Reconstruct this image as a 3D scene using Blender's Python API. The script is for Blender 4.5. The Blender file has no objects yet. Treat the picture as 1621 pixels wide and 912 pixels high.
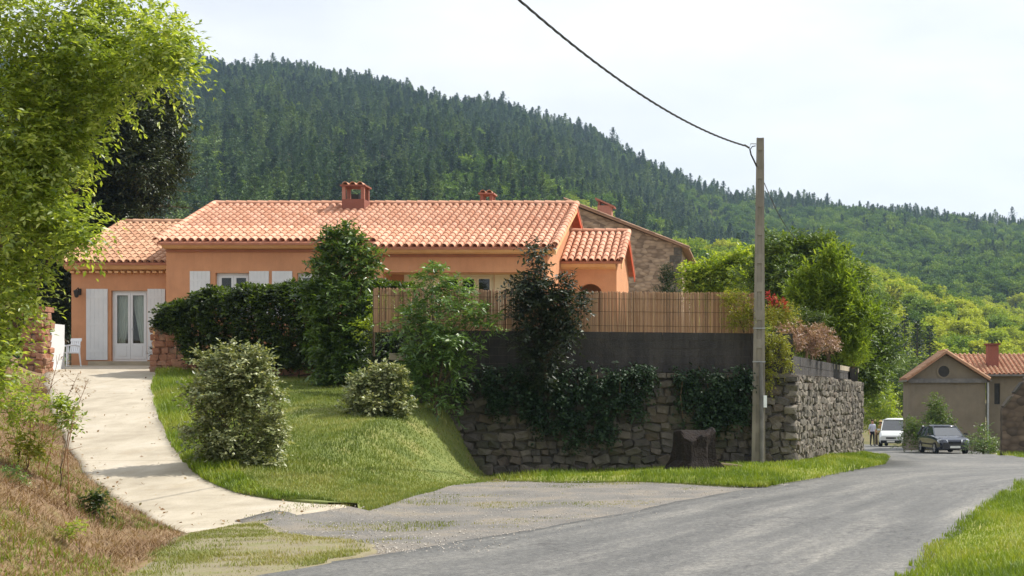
import bpy, bmesh, math, random
import numpy as np
from mathutils import Vector, Matrix
sc = bpy.context.scene
COL = sc.collection
R = math.radians
rng = np.random.default_rng(7)
random.seed(7)

# ------------------------------------------------------------------ camera, sky, sun, exposure
F, CX, CY, EYE = 2226.0, 1200.0, 630.0, 1.6      # focal length and principal point (pixels of the photograph), eye height
cam_d = bpy.data.cameras.new('camera'); cam = bpy.data.objects.new('camera', cam_d); COL.objects.link(cam)
cam.location = (0, 0, EYE); cam.rotation_euler = (R(90), 0, 0)
cam_d.sensor_width = 36; cam_d.lens = 36 * F / 1621
cam_d.shift_x = (810.5 - CX) / 1621; cam_d.shift_y = (CY - 456) / 1621
cam_d.clip_start = .1; cam_d.clip_end = 9000
sc.camera = cam
SUN_AZ, SUN_EL = R(25), R(50)                   # azimuth from +X towards +Y
sd = Vector((math.cos(SUN_AZ) * math.cos(SUN_EL), math.sin(SUN_AZ) * math.cos(SUN_EL), math.sin(SUN_EL)))
w = bpy.data.worlds.new('World'); sc.world = w; w.use_nodes = True
nt = w.node_tree; nt.nodes.clear()
sky = nt.nodes.new('ShaderNodeTexSky'); sky.sky_type = 'NISHITA'; sky.sun_disc = False
sky.sun_elevation = SUN_EL; sky.sun_rotation = math.atan2(sd.x, sd.y); sky.altitude = 600; sky.air_density = 1.0; sky.dust_density = 1.5
tc = nt.nodes.new('ShaderNodeTexCoord'); mp = nt.nodes.new('ShaderNodeMapping'); mp.inputs['Scale'].default_value = (1, 1, 2.6)
nz = nt.nodes.new('ShaderNodeTexNoise'); nz.inputs['Scale'].default_value = 2.2; nz.inputs['Detail'].default_value = 5; nz.inputs['Roughness'].default_value = .55
rp = nt.nodes.new('ShaderNodeValToRGB'); rp.color_ramp.elements[0].position = .36; rp.color_ramp.elements[1].position = .68
rp.color_ramp.elements[0].color = (.60, .60, .60, 1); rp.color_ramp.elements[1].color = (.95, .95, .95, 1)
mx = nt.nodes.new('ShaderNodeMix'); mx.data_type = 'RGBA'; mx.inputs['B'].default_value = (13.6, 13.9, 14.3, 1)
bg = nt.nodes.new('ShaderNodeBackground'); bg.inputs['Strength'].default_value = .07
wo = nt.nodes.new('ShaderNodeOutputWorld')
L = nt.links.new
L(tc.outputs['Generated'], mp.inputs['Vector']); L(mp.outputs['Vector'], nz.inputs['Vector']); L(nz.outputs['Fac'], rp.inputs['Fac'])
L(rp.outputs['Color'], mx.inputs['Factor']); L(sky.outputs['Color'], mx.inputs['A']); L(mx.outputs['Result'], bg.inputs['Color']); L(bg.outputs['Background'], wo.inputs['Surface'])
sun_d = bpy.data.lights.new('sun', 'SUN'); sun = bpy.data.objects.new('sun', sun_d); COL.objects.link(sun)
sun_d.energy = 5.0; sun_d.angle = R(.53); sun_d.color = (1, .95, .87)
sun.rotation_euler = sd.to_track_quat('Z', 'Y').to_euler(); sun.location = (30, 20, 60)
sc.view_settings.view_transform = 'Standard'; sc.view_settings.look = 'None'; sc.view_settings.gamma = 1
sc.view_settings.exposure = 0.32
sc.render.engine = 'CYCLES'
cy = sc.cycles; cy.use_denoising = True; cy.max_bounces = 6; cy.diffuse_bounces = 3; cy.transparent_max_bounces = 16; cy.volume_bounces = 1; cy.sample_clamp_indirect = 4; cy.sample_clamp_direct = 20; cy.use_adaptive_sampling = True; cy.adaptive_threshold = .015
try: cy.denoiser = 'OPENIMAGEDENOISE'
except Exception: pass

# ------------------------------------------------------------------ helpers
def P(px, py, Y): return Vector(((px - CX) / F * Y, Y, EYE + (CY - py) / F * Y))
def X_(px, Y): return (px - CX) / F * Y
def Z_(py, Y): return EYE + (CY - py) / F * Y
def smooth(t): t = np.clip(t, 0, 1); return t * t * (3 - 2 * t)
def lin(r, g, b): return tuple(((c / 255) / 12.92 if c <= 10 else ((c / 255 + .055) / 1.055) ** 2.4) for c in (r, g, b)) + (1,)

class Mat:
    """small node-graph helper"""
    def __init__(s, name):
        s.m = bpy.data.materials.new(name); s.m.use_nodes = True; s.t = s.m.node_tree; s.n = s.t.nodes
        s.n.clear(); s.out = s.n.new('ShaderNodeOutputMaterial'); s.p = s.n.new('ShaderNodeBsdfPrincipled'); s.t.links.new(s.p.outputs[0], s.out.inputs[0])
        s.p.inputs['Roughness'].default_value = .85; s.tc = None
    def link(s, a, b): s.t.links.new(a, b)
    def coord(s, kind='Object', scale=(1, 1, 1)):
        if s.tc is None: s.tc = s.n.new('ShaderNodeTexCoord'); s.geo = s.n.new('ShaderNodeNewGeometry')
        mp = s.n.new('ShaderNodeMapping'); mp.inputs['Scale'].default_value = scale
        s.link(s.geo.outputs['Position'] if kind == 'World' else s.tc.outputs[kind], mp.inputs['Vector']); return mp.outputs[0]
    def noise(s, scale, detail=4, rough=.55, stretch=(1, 1, 1), kind='World'):
        n = s.n.new('ShaderNodeTexNoise'); n.inputs['Scale'].default_value = scale; n.inputs['Detail'].default_value = detail; n.inputs['Roughness'].default_value = rough
        s.link(s.coord(kind, stretch), n.inputs['Vector']); return n.outputs['Fac']
    def ramp(s, fac, stops):
        r = s.n.new('ShaderNodeValToRGB'); e = r.color_ramp.elements
        while len(e) < len(stops): e.new(.5)
        for i, (p, c) in enumerate(stops):
            e[i].position = p; e[i].color = c if len(c) == 4 else tuple(c) + (1,)
        s.link(fac, r.inputs['Fac']); return r.outputs['Color']
    def mix(s, fac, a, b, mode='MIX'):
        m = s.n.new('ShaderNodeMix'); m.data_type = 'RGBA'; m.blend_type = mode
        for k, v in (('Factor', fac), ('A', a), ('B', b)):
            i = m.inputs[k]
            if hasattr(v, 'is_output'): s.link(v, i)
            else: i.default_value = v if not isinstance(v, tuple) or len(v) == 4 else v + (1,)
        return m.outputs['Result']
    def base(s, c):
        if hasattr(c, 'is_output'): s.link(c, s.p.inputs['Base Color'])
        else: s.p.inputs['Base Color'].default_value = c if len(c) == 4 else tuple(c) + (1,)
        return s
    def bump(s, h, strength=.3, dist=.02):
        b = s.n.new('ShaderNodeBump'); b.inputs['Strength'].default_value = strength; b.inputs['Distance'].default_value = dist
        s.link(h, b.inputs['Height']); s.link(b.outputs[0], s.p.inputs['Normal']); return s
    def rough(s, v, spec=None):
        s.p.inputs['Roughness'].default_value = v
        if spec is not None: s.p.inputs['Specular IOR Level'].default_value = spec
        return s
    def rand(s):
        o = s.n.new('ShaderNodeObjectInfo'); a = s.n.new('ShaderNodeAttribute'); a.attribute_name = 'rnd'
        ad = s.n.new('ShaderNodeMath'); ad.operation = 'ADD'; fr = s.n.new('ShaderNodeMath'); fr.operation = 'FRACT'
        s.link(o.outputs['Random'], ad.inputs[0]); s.link(a.outputs['Fac'], ad.inputs[1]); s.link(ad.outputs[0], fr.inputs[0]); return fr.outputs[0]
    def attr(s, name):
        a = s.n.new('ShaderNodeAttribute'); a.attribute_name = name; return a.outputs['Fac']

def surf(name, c1, c2, scale=3, rough=.9, bump=.3, bscale=40, dist=.01, stretch=(1, 1, 1), c3=None, spec=.3):
    m = Mat(name); f = m.noise(scale, 5, .6, stretch)
    stops = [(.3, c1), (.7, c2)] if c3 is None else [(.25, c1), (.5, c2), (.78, c3)]
    m.base(m.ramp(f, stops)); m.rough(rough, spec)
    if bump: m.bump(m.noise(bscale, 3), bump, dist)
    return m.m

def leaf_mat(name, stops, trans=.45, rough=.45, spec=.4, tcol=1.5):
    m = Mat(name); c = m.ramp(m.attr('rnd'), stops); m.base(c); m.rough(rough, spec)
    tr = m.n.new('ShaderNodeBsdfTranslucent'); mixs = m.n.new('ShaderNodeMixShader'); mixs.inputs[0].default_value = trans
    cc = m.mix(1.0, c, (1.1 * tcol, 1.05 * tcol, .42 * tcol, 1), 'MULTIPLY'); m.link(cc, tr.inputs['Color'])
    m.link(m.p.outputs[0], mixs.inputs[1]); m.link(tr.outputs[0], mixs.inputs[2]); m.link(mixs.outputs[0], m.out.inputs[0])
    return m.m

def far_leaf_mat(name, stops, trans=.35, rough=.6):
    m = Mat(name); o = m.n.new('ShaderNodeObjectInfo'); a = m.attr('rnd')
    c = m.ramp(o.outputs['Random'], stops); v = m.ramp(a, [(0, (.65, .65, .65)), (1, (1.3, 1.3, 1.2))]); c = m.mix(1.0, c, v, 'MULTIPLY')
    m.base(c); m.rough(rough, .2)
    tr = m.n.new('ShaderNodeBsdfTranslucent'); mixs = m.n.new('ShaderNodeMixShader'); mixs.inputs[0].default_value = trans
    cc = m.mix(1.0, c, (1.4, 1.45, .5, 1), 'MULTIPLY'); m.link(cc, tr.inputs['Color'])
    m.link(m.p.outputs[0], mixs.inputs[1]); m.link(tr.outputs[0], mixs.inputs[2]); m.link(mixs.outputs[0], m.out.inputs[0])
    return m.m

def tag(o, label=None, cat=None, group=None, kind=None):
    for k, v in (('label', label), ('category', cat), ('group', group), ('kind', kind)):
        if v: o[k] = v
    return o
def empty(name, loc=(0, 0, 0), rz=0):
    o = bpy.data.objects.new(name, None); COL.objects.link(o); o.location = loc; o.rotation_euler = (0, 0, rz); o.empty_display_size = .2; return o
def thing(name, loc, label, cat, group=None, rz=0): return tag(empty(name, loc, rz), label, cat, group)
def origin(p):
    v = Vector((0, 0, 0))
    while p is not None: v += p.location; p = p.parent
    return v
def link(name, me, mat, parent=None, kind=None):
    o = bpy.data.objects.new(name, me); COL.objects.link(o)
    if mat is not None and len(me.materials) == 0:
        for mm in (mat if isinstance(mat, (list, tuple)) else [mat]): me.materials.append(mm)
    if parent is not None: o.parent = parent
    if kind: o['kind'] = kind
    return o
def np_mesh(name, V, Fc, rnd=None, smooth_=False):
    V = np.asarray(V, np.float32); Fc = np.asarray(Fc, np.int32); k = Fc.shape[1]; me = bpy.data.meshes.new(name)
    me.vertices.add(len(V)); me.vertices.foreach_set('co', V.ravel()); me.loops.add(Fc.size); me.loops.foreach_set('vertex_index', Fc.ravel())
    me.polygons.add(len(Fc)); me.polygons.foreach_set('loop_start', np.arange(0, Fc.size, k, dtype=np.int32))
    if smooth_: me.polygons.foreach_set('use_smooth', np.ones(len(Fc), bool))
    if rnd is not None:
        a = me.attributes.new('rnd', 'FLOAT', 'FACE'); a.data.foreach_set('value', np.asarray(rnd, np.float32))
    me.update(calc_edges=True); me.validate(); return me

class MB:
    """collects shapes; build() links them as one mesh object"""
    def __init__(s): s.v = []; s.f = []; s.r = []
    def add(s, V, Fc, r=None):
        b = len(s.v); s.v += [tuple(x) for x in V]; s.f += [tuple(i + b for i in f) for f in Fc]; s.r += [random.random() if r is None else r] * len(Fc); return s
    def box(s, x0, x1, y0, y1, z0, z1):
        return s.add([(x0, y0, z0), (x1, y0, z0), (x1, y1, z0), (x0, y1, z0), (x0, y0, z1), (x1, y0, z1), (x1, y1, z1), (x0, y1, z1)],
                     [(3, 2, 1, 0), (4, 5, 6, 7), (0, 1, 5, 4), (1, 2, 6, 5), (2, 3, 7, 6), (3, 0, 4, 7)])
    def obox(s, c, sx, sy, sz, M):
        V = [Vector(c) + M @ Vector((a * sx / 2, b * sy / 2, d * sz / 2)) for d in (-1, 1) for a, b in ((-1, -1), (1, -1), (1, 1), (-1, 1))]
        return s.add(V, [(3, 2, 1, 0), (4, 5, 6, 7), (0, 1, 5, 4), (1, 2, 6, 5), (2, 3, 7, 6), (3, 0, 4, 7)])
    def tube(s, pts, rad, n=6, cap=True):
        pts = [Vector(p) for p in pts]; rad = rad if isinstance(rad, (list, tuple)) else [rad] * len(pts); V = []; Fc = []
        for i, p in enumerate(pts):
            d = (pts[min(i + 1, len(pts) - 1)] - pts[max(i - 1, 0)]).normalized(); a = d.orthogonal().normalized() if abs(d.z) > .95 or True else None
            ref = Vector((0, 0, 1)) if abs(d.z) < .9 else Vector((1, 0, 0)); a = d.cross(ref).normalized(); b = d.cross(a)
            for k in range(n):
                t = 2 * math.pi * k / n; V.append(p + (a * math.cos(t) + b * math.sin(t)) * rad[i])
        for i in range(len(pts) - 1):
            for k in range(n): Fc.append((i * n + k, i * n + (k + 1) % n, (i + 1) * n + (k + 1) % n, (i + 1) * n + k))
        if cap: Fc.append(tuple(range(n))[::-1]); Fc.append(tuple((len(pts) - 1) * n + k for k in range(n)))
        return s.add(V, Fc)
    def prism(s, poly, d):
        """poly: 3-D points in order, d: extrusion vector"""
        n = len(poly); d = Vector(d); V = [Vector(p) for p in poly] + [Vector(p) + d for p in poly]
        return s.add(V, [tuple(range(n)), tuple(range(2 * n - 1, n - 1, -1))] + [(i, i + n, (i + 1) % n + n, (i + 1) % n) for i in range(n)])
    def mesh(s, name, off=Vector((0, 0, 0)), smooth_=False):
        me = bpy.data.meshes.new(name); me.from_pydata([(a - off.x, b - off.y, c - off.z) for a, b, c in s.v], [], s.f)
        a = me.attributes.new('rnd', 'FLOAT', 'FACE'); a.data.foreach_set('value', np.array(s.r, np.float32))
        if smooth_: me.polygons.foreach_set('use_smooth', np.ones(len(me.polygons), bool))
        bm = bmesh.new(); bm.from_mesh(me); bmesh.ops.recalc_face_normals(bm, faces=bm.faces); bm.to_mesh(me); bm.free(); me.update(); return me
    def build(s, name, mat, parent=None, smooth_=False, local=False, kind=None):
        return link(name, s.mesh(name, Vector((0, 0, 0)) if local else origin(parent), smooth_), mat, parent, kind)
def box(*a): return MB().box(*a)

# ------------------------------------------------------------------ ground heights
def jn(Y, k=0.): return .5 * np.sin(2.3 * Y + k) + .3 * np.sin(5.1 * Y + 1 + 2 * k) + .2 * np.sin(11.3 * Y + 3 * k)
def h_road(Y): return np.interp(Y, [-200, 26, 34, 42, 50, 70, 97, 140, 220], [0, 0, -.05, -.2, -.45, -1.18, -1.7, -2.2, -3])
def h_drive(Y): return np.interp(Y, [10, 16.3, 18, 19.7, 22, 25, 30, 36, 42, 44], [0, 0, .04, .11, .31, .66, 1.25, 1.9, 2.5, 2.6])
def road_l(Y): return np.interp(Y, [-30, 6, 12.63, 14.25, 17.4, 19.8, 22.3, 24.6, 28.5, 32, 35, 42, 50, 60, 75, 97, 120], [-16, -6.8, -4.71, -3.84, -2.73, -1.78, -1.0, -.22, 1.15, 2.2, 3.0, 3.75, 4.4, 5.0, 5.5, 4.2, -4]) + .06 * jn(Y)
def road_r(Y): return np.interp(Y, [-30, 6, 12.63, 15, 19.3, 25.8, 28.5, 31, 32.6, 34, 38.5, 39.8, 41, 43.5, 54, 70, 80, 97, 120], [-9, -.3, 1.475, 2.0, 3.1, 4.9, 6.2, 9, 14, 30, 30, 14, 9.3, 8.3, 9.3, 11.6, 12.0, 9.5, 2]) + .05 * jn(Y, 2)
def drive_r(Y): return np.interp(Y, [16.3, 17.8, 19.4, 19.9, 20.5, 22, 25, 30, 35, 40, 42, 46], [-6.6, -6.2, -5.65, -6.6, -7.4, -8.55, -10.2, -12.62, -14.88, -16.9, -17.9, -18.2]) + .035 * jn(Y, 1)
def drive_l(Y): return np.interp(Y, [5, 12.6, 16.3, 18, 19.7, 22, 25, 30, 36, 42, 46], [-5.6, -5.75, -6.6, -7.8, -8.95, -10.45, -12.25, -15.05, -18.25, -21.3, -24]) + .05 * jn(Y, 3)
def bank_edge(Y): return np.interp(Y, [19.4, 22, 25.8, 28.5, 32, 33], [-5.7, -5.8, -5.8, -5.75, -6.1, -6.2])
def dip(X, Y): return -.17 * smooth((Y - 25) / 6.8) * smooth((-.5 - X) / 4) * (Y < 45)
def h_base0(X, Y): return h_road(Y) + dip(X, Y)
def h_base(X, Y):
    e = smooth((drive_r(np.clip(Y, 16.3, 46)) + .7 - X) / .7) * (Y > 16.2) * (Y < 24); return h_base0(X, Y) * (1 - e) + e * (h_drive(Y) + .022)
def h_lawn(X, Y):
    wd = np.interp(Y, [19, 26, 32], [2.8, 2.4, 1.2]); g = smooth((bank_edge(Y) - X) / wd)
    z = h_base(X, Y) * (1 - g) + g * (h_drive(Y) + .03) + .03 * np.sin(X * 1.7 + Y) * g; e = smooth((drive_r(Y) + 1.1 - X) / 1.1)
    return z * (1 - e) + e * np.maximum(z, h_drive(Y) + .05)
def h_bank(X, Y):
    d = np.maximum(drive_l(Y) - X, 0); k = np.interp(Y, [8, 16, 30, 42], [.45, .46, .48, .4])
    rise = np.where(d < 3, k * d * smooth(.25 + d / 1.6), k * 3 + .12 * (d - 3))
    return np.where(Y < 16.3, 0, h_drive(Y)) + rise + .05 * np.sin(3.1 * X + 1.3 * Y) * smooth(d) + .04 * np.sin(5.7 * Y - 2 * X) * smooth(d)
def verge_l(Y): return np.interp(Y, [25.3, 26, 27.5, 28.6, 30, 32, 36, 52], [-.2, -.9, -2.6, -4.2, -5.4, -6.0, 0, 0.5])
def h_verge(X, Y): return h_base(X, Y) + .015 + .09 * smooth((Y - 25.4) / 1.0) * smooth((road_l(Y) - X) / .8) * smooth((X - verge_l(Y)) / .9)
def h_rverge(X, Y): return h_road(Y) + .03 + .05 * smooth((X - road_r(Y)) / 1.0) + .03 * np.maximum(X - road_r(Y), 0)

TERR = 2.62
SKY = [(-900, 40), (-300, 75), (150, 84), (265, 84), (320, 78), (400, 94), (500, 108), (600, 126), (700, 140), (800, 156), (860, 170), (950, 198), (1000, 222), (1050, 250), (1100, 282), (1150, 299), (1200, 303), (1300, 306), (1400, 314), (1500, 325), (1621, 326), (1900, 300), (2600, 260)]
SPUR = [(-900, 470), (800, 470), (950, 430), (1040, 400), (1090, 385), (1180, 395), (1300, 410), (1390, 428), (1500, 470), (1621, 520), (1800, 560), (2600, 600)]
YR, YS = 950.0, 400.0
def tnoise(X, Y):
    return 3.5 * np.sin(X * .021 + Y * .008) + 2.6 * np.sin(X * .047 - Y * .019 + 1) + 1.8 * np.sin(X * .09 + Y * .03 + 2)
def h_far(X, Y):
    """valley floor, wooded hill and the near spur"""
    X = np.asarray(X, float); Y = np.asarray(Y, float); px = CX + F * X / np.maximum(Y, 60)
    zr = (CY - np.interp(px, [a for a, b in SKY], [b for a, b in SKY])) / F * YR + EYE - 9
    s = np.clip((Y - 150) / (YR - 150), 0, 1) ** 1.45; s = np.where(Y > YR, 1 - .25 * smooth((Y - YR) / 900), s)
    left = smooth((1250 - px) / 500); s = s * (1 - left) + left * np.where(Y > YR, s, np.clip((Y - 150) / (YR - 150), 0, 1) ** 1.1)
    main = zr * s - 3 + tnoise(X, Y) * smooth((Y - 200) / 250) * .8
    zs = (CY - np.interp(px, [a for a, b in SPUR], [b for a, b in SPUR])) / F * YS + EYE - 3
    sp = zs * np.where(Y < YS, smooth((Y - 110) / (YS - 110)) , 1 - smooth((Y - YS) / 110)) - 3 + .3 * tnoise(X * 1.7, Y * 1.7) * smooth((Y - 160) / 150)
    near = h_road(np.minimum(Y, 220)) - .1
    t = smooth((Y - 105) / 70)
    return near * (1 - t) + np.maximum(main, sp) * t

# ------------------------------------------------------------------ materials
M = {}
M['ground'] = surf('ground_earth', lin(70, 85, 40), lin(110, 100, 65), .4, .95, .4, 8, .05, c3=lin(85, 105, 45))
M['lawn'] = surf('lawn_soil', lin(82, 96, 48), lin(112, 120, 64), 1.3, .95, .5, 25, .03, c3=lin(140, 132, 84))
M['verge'] = surf('verge_soil', lin(104, 114, 50), lin(132, 138, 66), 1.6, .95, .5, 25, .03, c3=lin(146, 136, 88))
M['turf'] = surf('patchy_turf_soil', lin(118, 110, 92), lin(132, 124, 98), 2.0, .95, .6, 30, .03, c3=lin(112, 116, 62))
M['bank'] = surf('dry_bank_soil', lin(92, 74, 58), lin(134, 110, 86), 2.5, .95, .8, 18, .06, c3=lin(120, 118, 66))
M['terrace'] = surf('terrace_gravel', lin(150, 140, 122), lin(176, 164, 142), 2, .95, .4, 60, .01)
m = Mat('asphalt'); cv = m.n.new('ShaderNodeCombineXYZ'); geo = m.n.new('ShaderNodeNewGeometry'); sp_ = m.n.new('ShaderNodeSeparateXYZ'); m.link(geo.outputs['Position'], sp_.inputs[0])
ml = m.n.new('ShaderNodeMath'); ml.operation = 'MULTIPLY'; ml.inputs[1].default_value = 9; m.link(m.attr('ac'), ml.inputs[0]); m.link(ml.outputs[0], cv.inputs[0]); ml2 = m.n.new('ShaderNodeMath'); ml2.operation = 'MULTIPLY'; ml2.inputs[1].default_value = .16; m.link(sp_.outputs['Y'], ml2.inputs[0]); m.link(ml2.outputs[0], cv.inputs[1])
tk = m.n.new('ShaderNodeTexNoise'); tk.inputs['Scale'].default_value = 1.0; tk.inputs['Detail'].default_value = 7; tk.inputs['Roughness'].default_value = .62; m.link(cv.outputs[0], tk.inputs['Vector'])
c = m.ramp(tk.outputs['Fac'], [(.3, lin(80, 80, 78)), (.5, lin(100, 99, 96)), (.62, lin(116, 114, 109)), (.76, lin(146, 142, 134))])
c = m.mix(.9, c, m.ramp(m.noise(55, 3, .85), [(.34, (.5, .5, .5)), (.5, (1, 1, 1)), (.66, (1.5, 1.48, 1.45))]), 'MULTIPLY')
c = m.mix(.5, c, m.ramp(m.noise(3.2, 7, .75), [(.3, (.6, .6, .61)), (.55, (1.05, 1.05, 1.03)), (.72, (1.45, 1.42, 1.36))]), 'MULTIPLY')
vo = m.n.new('ShaderNodeTexVoronoi'); vo.feature = 'DISTANCE_TO_EDGE'; vo.inputs['Scale'].default_value = .55; dn = m.n.new('ShaderNodeTexNoise'); dn.inputs['Scale'].default_value = 1.3; dn.inputs['Detail'].default_value = 6; pa = m.n.new('ShaderNodeVectorMath'); pa.operation = 'MULTIPLY_ADD'; pa.inputs[1].default_value = (1.6, 1.6, 1.6)
m.link(geo.outputs['Position'], dn.inputs['Vector']); m.link(dn.outputs['Color'], pa.inputs[0]); m.link(geo.outputs['Position'], pa.inputs[2]); m.link(pa.outputs[0], vo.inputs['Vector'])
vg = m.n.new('ShaderNodeTexVoronoi'); vg.inputs['Scale'].default_value = 26; m.link(geo.outputs['Position'], vg.inputs['Vector']); c = m.mix(.7, c, m.ramp(vg.outputs['Color'], [(.15, (.62, .62, .62)), (.5, (1, 1, 1)), (.85, (1.42, 1.4, 1.36))]), 'MULTIPLY')
crk = m.ramp(vo.outputs['Distance'], [(.004, (1, 1, 1)), (.016, (0, 0, 0))]); crk = m.mix(1.0, crk, m.ramp(m.noise(.35, 3), [(.42, (0, 0, 0)), (.56, (.8, .8, .8))]), 'MULTIPLY'); c = m.mix(crk, c, lin(62, 60, 58))
m.base(c); m.rough(.6, .4); m.bump(m.noise(70, 3, .8), .6, .012); M['asphalt'] = m.m
m = Mat('gravel'); f1 = m.noise(.9, 6, .65); f2 = m.noise(45, 3, .8)
c = m.ramp(f1, [(.28, lin(98, 95, 90)), (.48, lin(120, 116, 110)), (.62, lin(137, 128, 115)), (.8, lin(114, 111, 84))])
m.base(m.mix(.6, c, m.ramp(f2, [(.3, (.4, .4, .4)), (.7, (1.4, 1.4, 1.4))]), 'MULTIPLY')); m.bump(m.noise(35, 4, .7), .8, .03); M['gravel'] = m.m
m = Mat('concrete_drive'); f1 = m.noise(.8, 6, .6); c = m.ramp(f1, [(.3, lin(160, 150, 132)), (.55, lin(180, 170, 152)), (.8, lin(190, 182, 168))])
c = m.mix(.35, c, m.ramp(m.noise(3.5, 5, .6, (1, .4, 1)), [(.35, (.72, .70, .66)), (.65, (1.1, 1.1, 1.1))]), 'MULTIPLY'); c = m.mix(m.ramp(m.noise(1.1, 7, .7, (1, .6, 1)), [(.56, (0, 0, 0)), (.75, (.5, .5, .5))]), c, lin(150, 132, 104))
geo = m.n.new('ShaderNodeNewGeometry'); sp_ = m.n.new('ShaderNodeSeparateXYZ'); m.link(geo.outputs['Position'], sp_.inputs[0]); md_ = m.n.new('ShaderNodeMath'); md_.operation = 'PINGPONG'; md_.inputs[1].default_value = 1.7; m.link(sp_.outputs['Y'], md_.inputs[0])
c = m.mix(m.ramp(md_.outputs[0], [(.008, (.55, .55, .55)), (.018, (0, 0, 0))]), c, lin(120, 108, 90))
c = m.mix(.6, c, m.ramp(m.noise(45, 3, .8), [(.35, (.8, .8, .8)), (.65, (1.15, 1.15, 1.15))]), 'MULTIPLY'); m.base(c); m.rough(.8, .3); m.bump(m.noise(60, 3), .25, .006); M['drive'] = m.m
def stucco(name, a, b):
    m = Mat(name); c = m.ramp(m.noise(.7, 5, .6), [(.3, a), (.7, b)])
    c = m.mix(.3, c, m.ramp(m.noise(3, 6, .7, (1.8, 1.8, .3)), [(.32, (.74, .73, .72)), (.5, (.98, .98, .98)), (.72, (1.1, 1.1, 1.1))]), 'MULTIPLY')
    c = m.mix(.5, c, m.ramp(m.noise(1.6, 6, .7), [(.3, (.8, .79, .78)), (.65, (1.08, 1.08, 1.08))]), 'MULTIPLY')
    m.base(c); m.rough(.92, .2); m.bump(m.noise(55, 4, .6), .5, .008); return m.m
M['stucco'] = stucco('orange_stucco', lin(192, 138, 102), lin(204, 150, 112))
M['stucco2'] = stucco('ochre_render', lin(122, 112, 97), lin(138, 127, 110))
M['cornice'] = surf('cornice_render', lin(206, 160, 112), lin(222, 178, 130), 3)
M['soffit'] = surf('red_painted_wood', lin(190, 86, 56), lin(206, 100, 66), 4, .7)
M['eave_shade'] = surf('eave_shade_tone', lin(150, 98, 74), lin(164, 110, 84), 3)  # darker brown that paints the eave's shadow line under the cornice
def tilem(name, stops):
    m = Mat(name); c = m.ramp(m.rand(), stops)
    c = m.mix(.5, c, m.ramp(m.noise(9, 4, .7), [(.3, (.76, .74, .72)), (.7, (1.1, 1.1, 1.1))]), 'MULTIPLY')
    c = m.mix(m.ramp(m.noise(1.7, 5, .7), [(.62, (0, 0, 0)), (.8, (.55, .55, .55))]), c, lin(116, 92, 72))
    m.base(c); m.rough(.8, .3); m.bump(m.noise(70, 3), .3, .005); return m.m
M['tile'] = tilem('canal_tile', [(0, lin(196, 142, 114)), (.5, lin(210, 158, 130)), (1, lin(220, 170, 144))])
M['tile_old'] = tilem('old_canal_tile', [(0, lin(168, 126, 98)), (.5, lin(186, 144, 114)), (1, lin(200, 160, 130))])
M['deck'] = surf('roof_channels', lin(160, 104, 80), lin(182, 124, 98), 4)
M['brick'] = tilem('chimney_brick', [(0, lin(134, 84, 70)), (.5, lin(154, 100, 84)), (1, lin(174, 124, 108))])
M['tile_brown'] = tilem('weathered_brown_tile', [(0, lin(130, 100, 80)), (.5, lin(150, 118, 96)), (1, lin(166, 136, 112))])
M['brick_dark'] = tilem('dark_chimney_brick', [(0, lin(112, 60, 48)), (.5, lin(130, 74, 60)), (1, lin(146, 92, 78))])
M['mortar'] = surf('mortar', lin(150, 132, 112), lin(172, 156, 136), 6)
M['white'] = surf('white_paint', lin(204, 206, 206), lin(216, 217, 216), 2, .5, .05, 30, .002)
M['cream'] = surf('cream_paint', lin(226, 214, 178), lin(236, 226, 194), 2, .6, .05, 30, .002)
M['plastic'] = surf('white_plastic', lin(228, 230, 232), lin(236, 238, 240), 2, .35, .0)
M['dark_metal'] = surf('dark_metal', lin(40, 38, 36), lin(58, 54, 50), 6, .5)
M['galv'] = surf('galvanised_metal', lin(150, 152, 152), lin(176, 178, 178), 6, .45)
M['zinc'] = surf('zinc_gutter', lin(92, 90, 88), lin(124, 120, 116), 4, .5)
M['room'] = surf('dark_room', lin(60, 54, 48), lin(74, 66, 58), 2, .95, 0)
M['curtain'] = surf('net_curtain', lin(226, 222, 212), lin(236, 234, 226), 4, .9, 0)
g = Mat('window_glass'); g.p.inputs['Base Color'].default_value = (1, 1, 1, 1); gl = g.n.new('ShaderNodeBsdfGlossy'); gl.inputs['Roughness'].default_value = .02
tr = g.n.new('ShaderNodeBsdfTransparent'); tr.inputs[0].default_value = (.82, .86, .84, 1); fr = g.n.new('ShaderNodeFresnel'); fr.inputs[0].default_value = 1.5; mixs = g.n.new('ShaderNodeMixShader')
g.link(fr.outputs[0], mixs.inputs[0]); g.link(tr.outputs[0], mixs.inputs[1]); g.link(gl.outputs[0], mixs.inputs[2]); g.link(mixs.outputs[0], g.out.inputs[0]); M['glass'] = g.m
def stonem(name, stops, moss=None, sc_=6):
    m = Mat(name); c = m.ramp(m.rand(), stops); c = m.mix(.75, c, m.ramp(m.noise(sc_, 6, .7), [(.3, (.5, .5, .5)), (.7, (1.35, 1.33, 1.3))]), 'MULTIPLY')
    if moss: c = m.mix(m.ramp(m.noise(1.3, 5, .7), [(.5, (0, 0, 0)), (.72, (.7, .7, .7))]), c, moss)
    m.base(c); m.rough(.92, .2); m.bump(m.noise(22, 5, .7), .8, .03); return m.m
M['stone'] = stonem('shaded_fieldstone', [(0, lin(76, 72, 68)), (.4, lin(94, 89, 84)), (.75, lin(114, 107, 98)), (1, lin(90, 80, 71))], lin(78, 82, 58))  # darker copy of the fieldstone, shade of the front face put into its colour
M['stone_lit'] = stonem('sunlit_fieldstone', [(0, lin(88, 84, 78)), (.35, lin(112, 107, 98)), (.7, lin(136, 129, 118)), (1, lin(102, 93, 84))])  # lighter copy of the fieldstone, sunlight on the turned face put into its colour
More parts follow.
